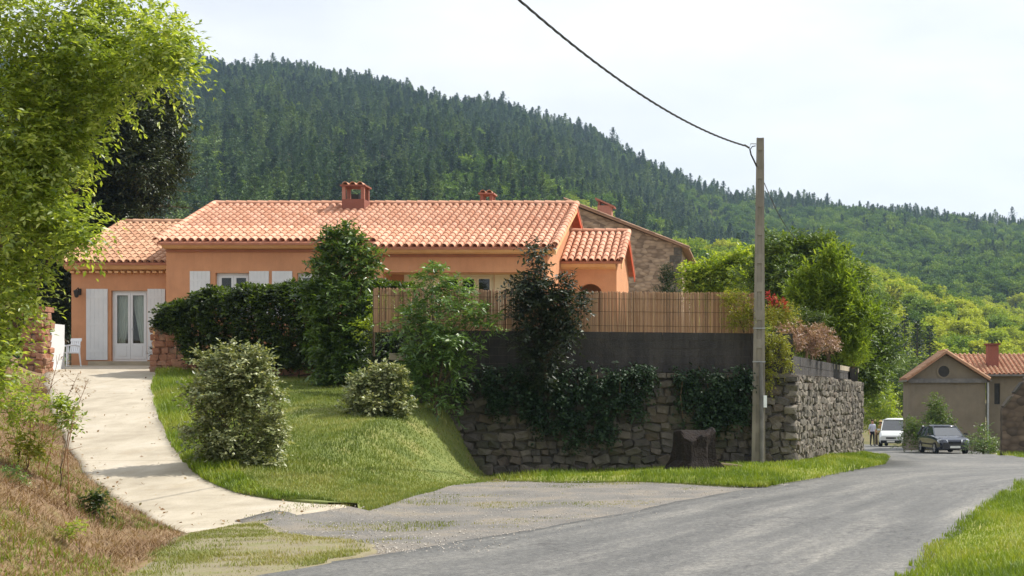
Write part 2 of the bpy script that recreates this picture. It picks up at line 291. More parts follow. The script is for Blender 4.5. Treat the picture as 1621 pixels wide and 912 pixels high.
M['stone_red'] = stonem('reddish_stone', [(0, lin(150, 104, 82)), (.5, lin(172, 128, 104)), (1, lin(150, 120, 100))])
M['core'] = surf('wall_core_mortar', lin(70, 66, 60), lin(104, 98, 88), 4, .95, .8, 20, .03)
m = Mat('weathered_block'); c = m.ramp(m.noise(2.0, 6, .65), [(.3, lin(46, 44, 43)), (.7, lin(68, 64, 61))])
c = m.mix(.6, c, m.ramp(m.noise(2.6, 6, .7, (3, 3, .22)), [(.35, (.4, .38, .37)), (.65, (1.6, 1.52, 1.42))]), 'MULTIPLY'); m.base(c); m.bump(m.noise(30, 4, .7), .7, .015); M['block'] = m.m
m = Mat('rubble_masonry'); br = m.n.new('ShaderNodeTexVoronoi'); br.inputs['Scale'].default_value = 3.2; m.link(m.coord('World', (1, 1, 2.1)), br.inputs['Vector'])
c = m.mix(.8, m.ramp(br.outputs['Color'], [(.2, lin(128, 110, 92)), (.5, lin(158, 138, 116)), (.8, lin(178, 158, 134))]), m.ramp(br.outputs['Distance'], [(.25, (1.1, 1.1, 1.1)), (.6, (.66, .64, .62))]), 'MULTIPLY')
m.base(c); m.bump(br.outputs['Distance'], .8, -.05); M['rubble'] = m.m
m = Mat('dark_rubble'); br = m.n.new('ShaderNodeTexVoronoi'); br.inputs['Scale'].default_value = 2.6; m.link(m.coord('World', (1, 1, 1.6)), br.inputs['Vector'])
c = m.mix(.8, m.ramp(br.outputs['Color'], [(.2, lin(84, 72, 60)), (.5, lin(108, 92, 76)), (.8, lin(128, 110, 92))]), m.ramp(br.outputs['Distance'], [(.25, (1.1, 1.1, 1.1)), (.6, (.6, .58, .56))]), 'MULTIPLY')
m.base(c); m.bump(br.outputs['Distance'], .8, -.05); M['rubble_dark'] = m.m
m = Mat('pole_concrete'); c = m.ramp(m.noise(3, 5, .6, (1, 1, .5)), [(.3, lin(120, 113, 103)), (.7, lin(147, 139, 127))])
c = m.mix(.5, c, m.ramp(m.noise(1.6, 5, .7, (4, 4, .3)), [(.35, (.7, .68, .66)), (.7, (1.1, 1.1, 1.1))]), 'MULTIPLY'); m.base(c); m.bump(m.noise(40, 3), .4, .01); M['pole'] = m.m
m = Mat('bamboo_cane'); c = m.ramp(m.rand(), [(0, lin(152, 116, 90)), (.4, lin(174, 138, 108)), (.8, lin(194, 160, 128)), (1, lin(92, 70, 56))]); c = m.mix(.5, c, m.ramp(m.noise(2.2, 4, .6, (1.5, 1.5, .5)), [(.3, (.72, .7, .68)), (.7, (1.1, 1.1, 1.1))]), 'MULTIPLY')
m.base(c); m.rough(.7, .3); M['cane'] = m.m
M['wood'] = surf('bark', lin(74, 60, 46), lin(104, 88, 70), 6, .95, .8, 30, .02, (1, 1, .3))
M['stump'] = surf('dark_stump_bark', lin(26, 21, 19), lin(42, 33, 28), 5, .95, .9, 18, .05, (1, 1, .3))
M['cable'] = surf('black_cable', lin(44, 42, 42), lin(58, 55, 54), 6, .6, 0)
M['terracotta'] = surf('terracotta_pot', lin(160, 84, 56), lin(178, 100, 70), 5)
# foliage
Gs = lambda *a: [(i / (len(a) - 1), lin(*c)) for i, c in enumerate(a)]
M['lf_ash'] = leaf_mat('ash_leaf', Gs((68, 86, 34), (110, 130, 50), (150, 164, 74), (200, 204, 136)), .52, .4, .8, 1.6)
M['lf_dark'] = leaf_mat('dark_evergreen_leaf', Gs((34, 42, 24), (50, 60, 32), (70, 80, 44)), .22, .4, .4, 1.1)
M['lf_cedar'] = leaf_mat('cedar_needle', Gs((30, 44, 30), (44, 62, 40), (64, 82, 50)), .2, .5, .3, 1.2)
M['lf_laurel'] = leaf_mat('laurel_leaf', Gs((38, 56, 26), (62, 86, 36), (100, 124, 54), (128, 146, 66)), .36, .36, .7, 1.45)
M['lf_walnut'] = leaf_mat('pinnate_leaf', Gs((50, 76, 38), (76, 104, 52), (108, 136, 72), (138, 158, 80)), .38, .36, .7, 1.4)
M['lf_sumac'] = leaf_mat('deep_green_leaf', Gs((26, 36, 26), (38, 50, 32), (56, 66, 44), (76, 92, 48)), .22, .45, .5, 1.2)
M['lf_vari'] = leaf_mat('variegated_leaf', Gs((56, 70, 38), (100, 112, 66), (160, 164, 116), (212, 210, 172)), .26, .4, .6, 1.15)
M['lf_hedge'] = leaf_mat('hedge_leaf', Gs((24, 36, 16), (42, 58, 22), (70, 88, 32), (104, 122, 46)), .45, .38, .5, 1.6)
M['lf_ivy'] = leaf_mat('ivy_leaf', Gs((24, 40, 24), (38, 58, 34), (58, 80, 46)), .18, .55, .3, 1.2)
M['lf_thuja'] = leaf_mat('thuja_spray', Gs((70, 88, 30), (96, 120, 38), (128, 148, 52), (156, 170, 70)), .42, .5, .3, 1.4)
M['lf_broad'] = leaf_mat('broadleaf', Gs((46, 64, 28), (70, 92, 36), (100, 122, 48), (132, 150, 66)), .34, .5, .45, 1.35)
M['lf_lime'] = leaf_mat('lime_green_leaf', Gs((86, 108, 32), (118, 140, 42), (152, 168, 58), (176, 184, 84)), .5, .36, .5, 1.4)
M['lf_pink'] = leaf_mat('bronze_pink_leaf', Gs((92, 88, 60), (136, 104, 88), (172, 140, 124), (196, 172, 156)), .25, .4, .5, 1.0)
M['lf_red'] = leaf_mat('red_flower', Gs((150, 30, 44), (190, 44, 62), (206, 70, 76), (110, 90, 40)), .3, .5, .3, 1.0)
M['lf_vine'] = leaf_mat('vine_leaf', Gs((92, 84, 36), (112, 120, 42), (146, 150, 56), (120, 78, 44)), .45, .4, .4, 1.4)
M['grass'] = leaf_mat('grass_blade', Gs((86, 102, 44), (110, 126, 56), (132, 142, 72), (156, 154, 94)), .28, .55, .3, 1.15)
M['grass_fresh'] = leaf_mat('fresh_grass_blade', Gs((82, 104, 26), (106, 128, 36), (130, 146, 50), (156, 158, 84)), .34, .5, .3, 1.2)
M['grass_turf'] = leaf_mat('turf_blade', Gs((100, 112, 50), (124, 132, 66), (146, 146, 86), (164, 152, 110)), .3, .55, .3, 1.15)
M['grass_dry'] = leaf_mat('dry_grass_blade', Gs((96, 74, 54), (136, 108, 80), (172, 148, 116), (104, 100, 58)), .2, .6, .3, 1.0)
M['far_pine'] = far_leaf_mat('hill_pine_needles', Gs((42, 60, 42), (56, 78, 50), (76, 98, 60), (106, 124, 70)), .2)
M['far_broad'] = far_leaf_mat('hill_broadleaf', Gs((72, 100, 44), (98, 126, 50), (130, 150, 56)), .2)
M['far_yellow'] = far_leaf_mat('hill_yellow_green_leaf', Gs((112, 136, 38), (150, 164, 44), (172, 180, 54), (176, 178, 62)), .24)

# ------------------------------------------------------------------ ground sheets
def strip(name, Ys, fl, fr, nx, zf, mat, kind='structure', bias=None):
    Ys = np.asarray(Ys, float); t = np.linspace(0, 1, nx)
    if bias: t = t ** bias
    X = fl(Ys)[:, None] * (1 - t) + fr(Ys)[:, None] * t; Yg = np.repeat(Ys[:, None], nx, 1); Z = zf(X, Yg)
    X = np.concatenate([X[:, :1] - .02, X, X[:, -1:] + .02], 1); Yg = np.repeat(Ys[:, None], nx + 2, 1); Z = np.concatenate([Z[:, :1] - .25, Z, Z[:, -1:] - .25], 1); nx += 2
    V = np.stack([X, Yg, Z], -1).reshape(-1, 3); i = np.arange(len(Ys) - 1)[:, None] * nx + np.arange(nx - 1)[None]
    Fc = np.stack([i, i + 1, i + nx + 1, i + nx], -1).reshape(-1, 4)
    me = np_mesh(name, V, Fc, None, True); a = me.attributes.new('ac', 'FLOAT', 'POINT'); a.data.foreach_set('value', np.tile(np.concatenate([t[:1], t, t[-1:]]), len(Ys)).astype(np.float32)); o = link(name, me, mat); o['kind'] = kind; return o
us = np.unique(np.concatenate([np.linspace(-1.2, 1.2, 220)])); Yf = np.concatenate([[-300, -200, -120], np.linspace(-60, 90, 80), np.linspace(92, 480, 110), np.linspace(486, 1100, 90), [1200, 1350, 1500]])
Xg = us[None, :] * np.maximum(np.abs(Yf), 90)[:, None]; Yg = np.repeat(Yf[:, None], len(us), 1)
V = np.stack([Xg, Yg, h_far(Xg, Yg) - .05], -1).reshape(-1, 3); n = len(us); i = np.arange(len(Yf) - 1)[:, None] * n + np.arange(n - 1)[None]
o = link('ground', np_mesh('ground', V, np.stack([i, i + 1, i + n + 1, i + n], -1).reshape(-1, 4), None, True), M['ground']); o['kind'] = 'structure'
strip('road', np.concatenate([np.arange(-30, 12, 2), np.arange(12, 50, .4), np.arange(50, 121, 1.5)]), road_l, road_r, 24, lambda X, Y: h_road(Y) + .012 * np.sin(X * .9 + Y * .4), M['asphalt'])
EDGE = lambda Y: np.interp(Y, [10, 13, 14.2, 15.2, 16, 16.8, 17.6, 19.4, 22, 25.8, 28.5, 31, 33], [-5.6, -4.6, -4.2, -4.5, -5.2, -6.0, -6.6, -6.4, -6.8, -6.6, -6.4, -6.9, -7.4]) + .16 * jn(Y, 4) * (Y < 17)
strip('gravel_apron', np.arange(13.2, 34, .3), EDGE, lambda Y: road_l(Y) + .25, 20, lambda X, Y: h_base(X, Y) - .012 + .02 * np.sin(2.1 * X + Y) * np.sin(1.3 * Y) * smooth((road_l(Y) - X) / .6), M['gravel'])
strip('driveway', np.concatenate([np.arange(16.3, 22, .15), np.arange(22, 45, .4)]), drive_l, drive_r, 14, lambda X, Y: h_drive(Y) + .02, M['drive'])
strip('lawn', np.arange(19.5, 42, .3), lambda Y: drive_r(Y) - .15, lambda Y: np.where(Y < 32.4, bank_edge(Y) + .15, -8.2), 40, h_lawn, M['lawn'])
strip('grass_verge', np.arange(25.4, 52, .3), verge_l, road_l, 20, h_verge, M['verge'])
strip('roadside_grass', np.concatenate([np.arange(-20, 12, 2), np.arange(12, 33, .4)]), road_r, lambda Y: road_r(Y) + 14, 30, h_rverge, M['verge'], bias=1.8)
strip('dry_bank', np.arange(16.3, 44.3, .3), lambda Y: drive_l(Y) - 40, lambda Y: drive_l(Y) + .1, 80, lambda X, Y: h_bank(X, Y) - .005, M['bank'], bias=.3)
strip('earth_bank', np.concatenate([np.arange(-12, 8, 1), np.arange(8, 16.31, .2), [16.3]]), lambda Y: drive_l(Y) - 40, lambda Y: drive_l(Y) + .1, 90, lambda X, Y: h_bank(X, Y) + .012, M['bank'], bias=.3)
def h_turf(X, Y):
    e = smooth((drive_r(Y) + .5 - X) / .5); return (h_base(X, Y) + .012) * (1 - e) + e * (h_drive(Y) + .03)
strip('roadside_turf', np.concatenate([np.arange(4, 11, 1), np.arange(11, 17.75, .15)]), lambda Y: np.where(Y < 16.3, drive_l(Y) - .1, drive_r(np.maximum(Y, 16.3)) - .05), lambda Y: np.minimum(np.maximum(EDGE(Y) + .3, drive_r(np.maximum(Y, 16.3)) + .15), road_l(Y) + .25), 24, h_turf, M['turf'])
# terrace the house stands on
poly = [(-17.3, 40.7), (-9.3, 37.6), (-8.4, 32.0), (.75, 33.75), (3.5, 48.9), (4.5, 66), (-60, 66), (-60, 43.8), (-21.4, 43.8), (-18.2, 43.6)]
tb = MB().prism([(x, y, TERR) for x, y in poly], (0, 0, -.15)); tag(tb.build('terrace', M['terrace']), kind='structure')

# ------------------------------------------------------------------ foliage builders
DM = 2.3                                                       # overall leaf density
def unit(v): return v / np.maximum(np.linalg.norm(v, axis=-1, keepdims=True), 1e-9)
def sprays(o, d, Ls, n, ls, wd=.4, droop=.25, side=.9, jit=.35, crnd=None):
    """o,d (S,3): twig starts and directions; n leaves along each twig in two rows. Returns verts, tris, rnd"""
    S = len(o); d = unit(d); up = np.array([0, 0, 1.0]); s = unit(np.cross(d, up) + 1e-4); t = (np.arange(n) + .6) / n
    t = t[None] * np.ones((S, 1)) + rng.normal(0, .04, (S, n)); Ls = np.broadcast_to(np.asarray(Ls, float), (S,))
    pos = o[:, None] + d[:, None] * (t * Ls[:, None])[..., None] + np.array([0, 0, -1.0]) * (droop * Ls[:, None] * t ** 2)[..., None]
    sg = np.where(np.arange(n) % 2 == 0, 1., -1.)[None, :, None]; sg = np.where(np.arange(n)[None, :, None] == n - 1, 0, sg)
    ld = unit(d[:, None] * .55 + s[:, None] * sg * side + rng.normal(0, jit, (S, n, 3)) + np.array([0, 0, -droop * .6]))
    nrm = unit(np.array([0, 0, 1.0]) + .5 * d[:, None] + rng.normal(0, .45, (S, n, 3))); wv = unit(np.cross(ld, nrm)); nn = np.cross(wv, ld)
    sz = ls * rng.uniform(.65, 1.25, (S, n, 1)); b = pos; tip = pos + ld * sz; mid = pos + ld * sz * .45 + nn * sz * .07
    V = np.stack([b, mid + wv * sz * wd * .5, tip - nn * sz * .06, mid - wv * sz * wd * .5], 2).reshape(-1, 3)
    q = np.arange(S * n)[:, None] * 4; Fc = np.concatenate([q + [0, 1, 2], q + [0, 2, 3]], 1).reshape(-1, 3)
    cr = rng.uniform(0, 1, S) if crnd is None else crnd
    r = np.clip(cr[:, None] * .55 + rng.uniform(0, .45, (S, n)), 0, 1).repeat(2, axis=1).reshape(-1)
    return V, Fc, r
def cat(parts):
    V = []; Fc = []; r = []; b = 0
    for v, f, k in parts: V.append(v); Fc.append(f + b); r.append(k); b += len(v)
    return np.concatenate(V), np.concatenate(Fc), np.concatenate(r)
def clump_sprays(c, rad, ns, Ls, n, ls, outward=1., upb=.25, inner=.35, zmin=None, **kw):
    c = np.asarray(c, float); rad = np.asarray(rad, float) * np.ones(3); u = unit(rng.normal(0, 1, (ns, 3))); rr = inner + (1 - inner) * rng.uniform(0, 1, (ns, 1)) ** .6
    o = c + u * rad * rr; d = u * outward + rng.normal(0, .45, (ns, 3)) + np.array([0, 0, upb])
    if zmin is not None:
        k = o[:, 2] > zmin; o = o[k]; d = d[k]
    tone = np.clip(rng.uniform(0, 1) * .5 + rng.uniform(0, .5, len(o)), 0, 1)
    return sprays(o, d, Ls * rng.uniform(.6, 1.3, len(o)), n, ls, crnd=tone, **kw)
def crown_mesh(parts, name='crown', off=(0, 0, 0)):
    V, Fc, r = cat(parts); return np_mesh(name, V - np.asarray(off), Fc, r)
def stems(mb, base, targets, r0, fork=.3, wob=.08):
    base = Vector(base); ts = [Vector(t) for t in targets]; cen = sum(ts, Vector((0, 0, 0))) / len(ts); one = len(ts) == 1
    fk = base + (cen - base) * fork + Vector((random.uniform(-1, 1), random.uniform(-1, 1), 0)) * .03
    if not one: mb.tube([base, base.lerp(fk, .5) + Vector((random.uniform(-.02, .02), 0, 0)), fk], [r0 * 1.25, r0, r0 * .85], 7, False)
    for t in ts:
        b = base if one else base.lerp(fk, random.uniform(.55, 1)); mid = b.lerp(t, .5) + Vector((random.uniform(-1, 1), random.uniform(-1, 1), .5)) * (t - b).length * wob; k = r0 * (1 if one else .5)
        mb.tube([b, b.lerp(mid, .5) + Vector((random.uniform(-1, 1), random.uniform(-1, 1), 0)) * wob * .3, mid, mid.lerp(t, .55), t], [k, k * .8, k * .6, k * .4, k * .15], 6, False)
def plant(name, label, cat_, base, clumps, leafm, Ls, n, ls, dens, trunk=None, r0=.04, group=None, crown='crown', stem='stem', sub=8, **kw):
    """clumps: list of (px, py, Y, rpx[, rz scale]) in the photograph's pixels, turned into real places and sizes"""
    base = Vector(base); t = thing(name, base, label, cat_, group); parts = []; tg = []
    for cl in clumps:
        px, py, Y, rp = cl[:4]; c = np.array(P(px, py, Y)); r = rp / F * Y; zs = cl[4] if len(cl) > 4 else 1.0; tg.append(c)
        rad = np.array([r, r * .95, r * zs]); k = max(1, int(sub * (1 if r < 1.2 else 1.6)))
        for j in range(k):                                       # several small clumps make an uneven mass
            u = unit(rng.normal(0, 1, 3)); cc = c + u * rad * rng.uniform(.3, .95); rr = rad * rng.uniform(.22, .52)
            vol = float(rr[0] * rr[2]); parts.append(clump_sprays(cc, rr, max(4, int(dens * DM * vol)), Ls, n, ls, **kw))
    link(crown, crown_mesh(parts, crown, base), leafm, t)
    mb = MB(); stems(mb, base, trunk or tg, r0); mb.build(stem, M['wood'], t); return t
def blades(pts, h, wd, lean=.35, nrm=None):
    N = len(pts); a = rng.uniform(0, 2 * math.pi, N); hh = h * rng.uniform(.5, 1.3, N); l = np.stack([np.cos(a), np.sin(a), np.zeros(N)], 1)
    sidev = np.stack([-np.sin(a), np.cos(a), np.zeros(N)], 1) * (wd * rng.uniform(.6, 1.3, N))[:, None] * .5
    tip = pts + l * (hh * lean * rng.uniform(.2, 1.6, N))[:, None] + np.array([0, 0, 1]) * hh[:, None]; mid = pts + (tip - pts) * .55 - l * (hh * lean * .2)[:, None]
    V = np.stack([pts - sidev, pts + sidev, mid + sidev * .8, tip, mid - sidev * .8], 1).reshape(-1, 3); q = np.arange(N)[:, None] * 5
    Fc = np.concatenate([q + [0, 1, 2], q + [0, 2, 4], q + [4, 2, 3]], 1).reshape(-1, 3); return V, Fc
_pr = np.random.default_rng(3); _PK = _pr.normal(0, 1, (18, 2)) * _pr.uniform(.5, 3.2, (18, 1)); _PP = _pr.uniform(0, 6.28, 18)
def patchy(X, Y, s=1.0):
    v = sum(np.sin(s * (k[0] * X + k[1] * Y) + p) for k, p in zip(_PK, _PP)); return np.clip(.5 + v / 9, 0, 1)
def grass(name, label, fl, fr, y0, y1, N, zf, h, wd, mat, keep=None, ypow=1.0, lean=.35, dens=None):
    Y = y0 + (y1 - y0) * rng.uniform(0, 1, N) ** ypow; t = rng.uniform(0, 1, N); X = fl(Y) * (1 - t) + fr(Y) * t; k = np.ones(N, bool)
    if keep is not None: k &= keep(X, Y)
    if dens: k &= rng.uniform(0, 1, N) < .35 + .65 * patchy(X, Y, dens)
    X, Y = X[k], Y[k]; pt = patchy(X, Y, .8); V, Fc = blades(np.stack([X, Y, zf(X, Y) - .01], 1), h * (0.6 + .8 * pt), wd, lean)
    r = np.clip(.6 * patchy(X * 1.9 + 3, Y * .8, .9) + .4 * rng.uniform(0, 1, len(X)), 0, 1).repeat(3); o = link(name, np_mesh(name, V, Fc, r), mat)
    tag(o, label, 'grass', kind='stuff'); return o

# ------------------------------------------------------------------ the house
def roof_tile_mesh(r=.098, Lt=.44, n=6, th=.018):
    """half-round clay cover tile, lower end at the origin, running up +Y"""
    V = []; Fc = []
    for y, k in ((0, 1.0), (Lt, .82)):
        for rr in (r * k, r * k - th):
            for i in range(n + 1):
                a = math.pi * i / n; V.append((rr * math.cos(a), y, rr * math.sin(a) + .012))
    m_ = n + 1
    for i in range(n):
        Fc.append((i, i + 1, 2 * m_ + i + 1, 2 * m_ + i)); Fc.append((i, m_ + i, m_ + i + 1, i + 1)); Fc.append((m_ + i, 3 * m_ + i, 3 * m_ + i + 1, m_ + i + 1))
    me = bpy.data.meshes.new('tile'); me.from_pydata(V, [], Fc); bm = bmesh.new(); bm.from_mesh(me); bmesh.ops.recalc_face_normals(bm, faces=bm.faces); bm.to_mesh(me); bm.free()
    a = me.attributes.new('rnd', 'FLOAT', 'FACE'); return me
def tiled_slope(roof, x0, x1, eave, ridge, mat, sp=.228, step=.34, cut=None, max_single=0, me=None, single_rows=99):
    """rows of cover tiles from the eave point (Y,Z) up to the ridge (Y,Z); those past max_single are joined into one part"""
    (ye, ze), (yr, zr) = eave, ridge; Ls = math.hypot(yr - ye, zr - ze); al = math.atan2(zr - ze, yr - ye); off = origin(roof)
    nc = round((x1 - x0) / sp); sp = (x1 - x0) / nc; nr = math.ceil(Ls / step); vs = np.array([v.co[:] for v in me.vertices]); fs = [tuple(p.vertices) for p in me.polygons]
    VV = []; FF = []; RR = []; b = 0; made = 0
    for j in range(nr):
        for i in range(nc + 1):
            x = x0 + i * sp; s = j * step
            if cut and s < cut(x): 
                continue
            s += random.uniform(-.012, .012); scl = min(1, (Ls - s) / .44) if s + .44 > Ls + .05 else 1
            tilt = al - .035; loc = Vector((x + random.uniform(-.006, .006), ye + s * math.cos(al), ze + s * math.sin(al)))
            Mx = Matrix.Translation(loc - off) @ Matrix.Rotation(tilt, 4, 'X') @ Matrix.Rotation(random.uniform(-.012, .012), 4, 'Z') @ Matrix.Diagonal((1, max(scl, .3), 1, 1))
            if j < single_rows and made < max_single:
                t = bpy.data.objects.new('tile', me); COL.objects.link(t); t.parent = roof; t.matrix_local = Mx; made += 1
            else:
                A = np.array(Mx); VV.append(vs @ A[:3, :3].T + A[:3, 3]); FF += [tuple(k + b for k in f) for f in fs]; RR += [random.random()] * len(fs); b += len(vs)
    if VV: 
        o = link('tiles', np_mesh('tiles', np.concatenate(VV), np.array(FF), RR), mat, roof); o['kind'] = 'stuff'
def ridge_row(roof, p0, p1, mat, me, name='ridge_tile', Lt=.36, sc_=1.25):
    p0, p1 = Vector(p0), Vector(p1); d = (p1 - p0); n = max(1, round(d.length / Lt)); q = d.to_track_quat('Y', 'Z').to_matrix().to_4x4(); off = origin(roof)
    for i in range(n):
        o = bpy.data.objects.new(name, me); COL.objects.link(o); o.parent = roof
        o.matrix_local = Matrix.Translation(p0 + d * (i / n) - off) @ q @ Matrix.Rotation(random.uniform(-.02, .02), 4, 'Z') @ Matrix.Diagonal((sc_, d.length / n / .40, sc_, 1))
def pane_window(parent, x0, x1, z0, z1, y, leaves=2, panel=0, mat=None, curtain=False, fw=.07):
    """framed window or glazed door in a wall facing -Y: frame > pane, with a dark room behind"""
    mat = mat or M['white']; mb = MB(); d = .07
    mb.box(x0, x1, y, y + d, z1 - fw, z1); mb.box(x0, x1, y, y + d, z0, z0 + fw); mb.box(x0, x0 + fw, y, y + d, z0 + fw, z1 - fw); mb.box(x1 - fw, x1, y, y + d, z0 + fw, z1 - fw)
    wn = mb.build('window' if not panel else 'glazed_door', mat, parent); ww = (x1 - x0 - 2 * fw) / leaves
    for i in range(leaves):
        a = x0 + fw + i * ww; b = a + ww; s = .075; pz = z0 + fw + (panel if panel else 0); lb = MB(); yy = y - .012
        lb.box(a + .004, b - .004, yy, yy + .05, z1 - fw - s, z1 - fw - .003); lb.box(a + .004, b - .004, yy, yy + .05, z0 + fw + .003, max(z0 + fw + s, pz)); lb.box(a + .004, a + s, yy, yy + .05, max(z0 + fw + s, pz), z1 - fw - s); lb.box(b - s, b - .004, yy, yy + .05, max(z0 + fw + s, pz), z1 - fw - s)
        lb.build('sash', mat, wn); box(a + s, b - s, y + .012, y + .018, max(z0 + fw + s, pz), z1 - fw - s).build('pane', M['glass'], wn)
        if panel: box(a + .12, b - .12, yy - .012, yy, z0 + fw + .1, pz - .08).build('panel', mat, wn)
    if panel: MB().tube([(x0 + (x1 - x0) / 2 + .05, y - .05, z0 + 1.02), (x0 + (x1 - x0) / 2 + .14, y - .06, z0 + 1.02)], .013, 6).build('handle', M['galv'], wn)
    rm = MB(); e = .9
    rm.add([(x0, y + .09, z0), (x1, y + .09, z0), (x1, y + .09, z1), (x0, y + .09, z1), (x0, y + e, z0), (x1, y + e, z0), (x1, y + e, z1), (x0, y + e, z1)], [(4, 5, 6, 7), (0, 1, 5, 4), (3, 7, 6, 2), (0, 4, 7, 3), (1, 2, 6, 5)])
    rm.build('room', M['room'], wn)
    if curtain:
        for sgn in (-1, 1):
            xc = (x0 + x1) / 2; nz_, nx_ = 14, 16; V = []
            for a in range(nz_ + 1):
                tz = a / nz_; wcur = (.46 - .30 * tz ** 1.2) * (x1 - x0); 
                for b in range(nx_ + 1):
                    tx = b / nx_; xx = (x0 + fw + tx * wcur) if sgn < 0 else (x1 - fw - tx * wcur); V.append((xx, y + .16 + .025 * math.sin(tx * 26), z1 - .1 - tz * (z1 - z0 - .3)))
            MB().add(V, [(a * (nx_ + 1) + b, a * (nx_ + 1) + b + 1, (a + 1) * (nx_ + 1) + b + 1, (a + 1) * (nx_ + 1) + b) for a in range(nz_) for b in range(nx_)]).build('curtain', M['curtain'], wn, True)
    return wn
def shutter(parent, x0, x1, z0, z1, y, mat, bars=(.2, .8), planks=5):
    """shutter folded back against the wall: vertical planks with ledges"""
    mb = MB(); n = planks; pw = (x1 - x0) / n
    for i in range(n): mb.box(x0 + i * pw + .002, x0 + (i + 1) * pw - .002, y - .035, y - .006, z0, z1)
    s = mb.build('shutter', mat, parent)
    for b in bars: box(x0 + .01, x1 - .01, y - .041, y - .0352, z0 + (z1 - z0) * b - .035, z0 + (z1 - z0) * b + .035).build('ledge', mat, s)
    return s

house = thing('house', (-12.5, 43, TERR), 'long single storey orange stucco house with terracotta tiled roof behind the hedge', 'house')
TILE = roof_tile_mesh(); TILE.materials.append(M['tile'])
TILE_OLD = roof_tile_mesh(); TILE_OLD.materials.append(M['tile_old']); TILE_BROWN = roof_tile_mesh(); TILE_BROWN.materials.append(M['tile_brown'])
G0 = TERR - .1
YE, YRG, YE2 = 42.6, 47.2, 42.1                          # eave of the west half, ridge, eave of the east half
ZE, ZRG = Z_(384, YE), Z_(325, YRG); SL = (ZRG - ZE) / (YRG - YE); ZE2 = ZE - SL * (YE - YE2)
HX0, HX1, HXM = -18.1, -6.38, -11.62
# walls: west front, gables, rear, then the deeper east half with its covered recess
WT = .28
def wallpanel(x0, x1, y, z0, z1, holes, th=WT):
    """front wall (facing -Y) with rectangular holes (x0,x1,z0,z1)"""
    mb = MB(); xs = sorted({x0, x1, *[h[0] for h in holes], *[h[1] for h in holes]}); zs = sorted({z0, z1, *[h[2] for h in holes], *[h[3] for h in holes]})
    xs = [x for x in xs if x0 <= x <= x1]; zs = [z for z in zs if z0 <= z <= z1]; nx, nz_ = len(xs), len(zs)
    solid = [[not any(h[0] <= (xs[i] + xs[i + 1]) / 2 <= h[1] and h[2] <= (zs[j] + zs[j + 1]) / 2 <= h[3] for h in holes) for j in range(nz_ - 1)] for i in range(nx - 1)]
    V = [(x, yy, z) for yy in (y, y + th) for x in xs for z in zs]; I = lambda k, i, j: k * nx * nz_ + i * nz_ + j; Fc = []
    for i in range(nx - 1):
        for j in range(nz_ - 1):
            if not solid[i][j]: continue
            Fc += [(I(0, i, j), I(0, i + 1, j), I(0, i + 1, j + 1), I(0, i, j + 1)), (I(1, i, j), I(1, i, j + 1), I(1, i + 1, j + 1), I(1, i + 1, j))]
            for di, dj, e in ((-1, 0, ((i, j), (i, j + 1))), (1, 0, ((i + 1, j), (i + 1, j + 1))), (0, -1, ((i, j), (i + 1, j))), (0, 1, ((i, j + 1), (i + 1, j + 1)))):
                a, b = i + di, j + dj
                if not (0 <= a < nx - 1 and 0 <= b < nz_ - 1) or not solid[a][b]: Fc.append((I(0, *e[0]), I(0, *e[1]), I(1, *e[1]), I(1, *e[0])))
    return mb.add(V, Fc)
YW = 43.0; wz0, wz1 = Z_(503, YW), Z_(432, YW)
w1 = (X_(341, YW), X_(395, YW)); w2 = (X_(470, YW), X_(520, YW))
wallpanel(HX0, HXM - .001, YW, G0, ZE - .02, [(*w1, wz0, wz1), (*w2, wz0, wz1)]).build('wall', M['stucco'], house)
for x in (HX0 + .001, HX1 - WT):                           # the two gables
    zt = ZRG - .06; ya, yb = YW + WT + .001 if x < -10 else YE2 + .5 + WT + .001, 2 * YRG - YW
    MB().prism([(x, ya, G0), (x, yb, G0), (x, yb, ZE + SL * .4 - .1), (x, YRG, zt), (x, ya, ZE + SL * (ya - YE) - .1)], (WT, 0, 0)).build('gable_wall', M['stucco'], house)
box(HX0 + WT, HX1 - WT, 2 * YRG - YW - WT, 2 * YRG - YW, G0, ZE).build('wall', M['stucco'], house)
YF = YE2 + .5; lx0, lx1, lz1 = X_(606, YF), X_(833, YF), Z_(431, YF)
wallpanel(HXM, HX1, YF, G0, ZE2 + .16, [(lx0, lx1, G0 - 1, lz1)]).build('wall', M['stucco'], house)
YB = YF + 1.1
r1 = (X_(700, YB), X_(782, YB)); rz0, rz1 = Z_(520, YB), Z_(434, YB)
wallpanel(lx0 - .3, lx1 + .3, YB, G0, lz1 + .3, [(*r1, rz0, rz1)]).build('wall', M['stucco'], house)
box(lx0 - .25, lx1 + .25, YF + WT + .004, YB, lz1 + .02, lz1 + .1).build('recess_ceiling', M['cornice'], house)
for a in (lx0 - .3, lx1 + .02): box(a, a + .28, YF + WT + .004, YB, G0, lz1 + .015).build('recess_side', M['stucco'], house)
# windows and shutters
for (a, b), cur in ((w1, False), (w2, True)):
    pane_window(house, a, b, wz0, wz1, YW + .12, 2, 0, M['white'], cur)
    box(a - .04, b + .04, YW - .05, YW + .1, wz0 - .06, wz0 - .003).build('sill', M['cornice'], house)
for a, b in ((301, 333), (395, 426), (431, 463)): shutter(house, X_(a, YW), X_(b, YW), wz0 + .02, wz1 + .05, YW, M['white'])
pane_window(house, *r1, rz0, rz1, YB + .06, 3, 0, M['cream'])
for a, b in ((640, 699), (783, 830)): shutter(house, X_(a, YB), X_(b, YB), rz0, rz1 + .03, YB, M['cream'])
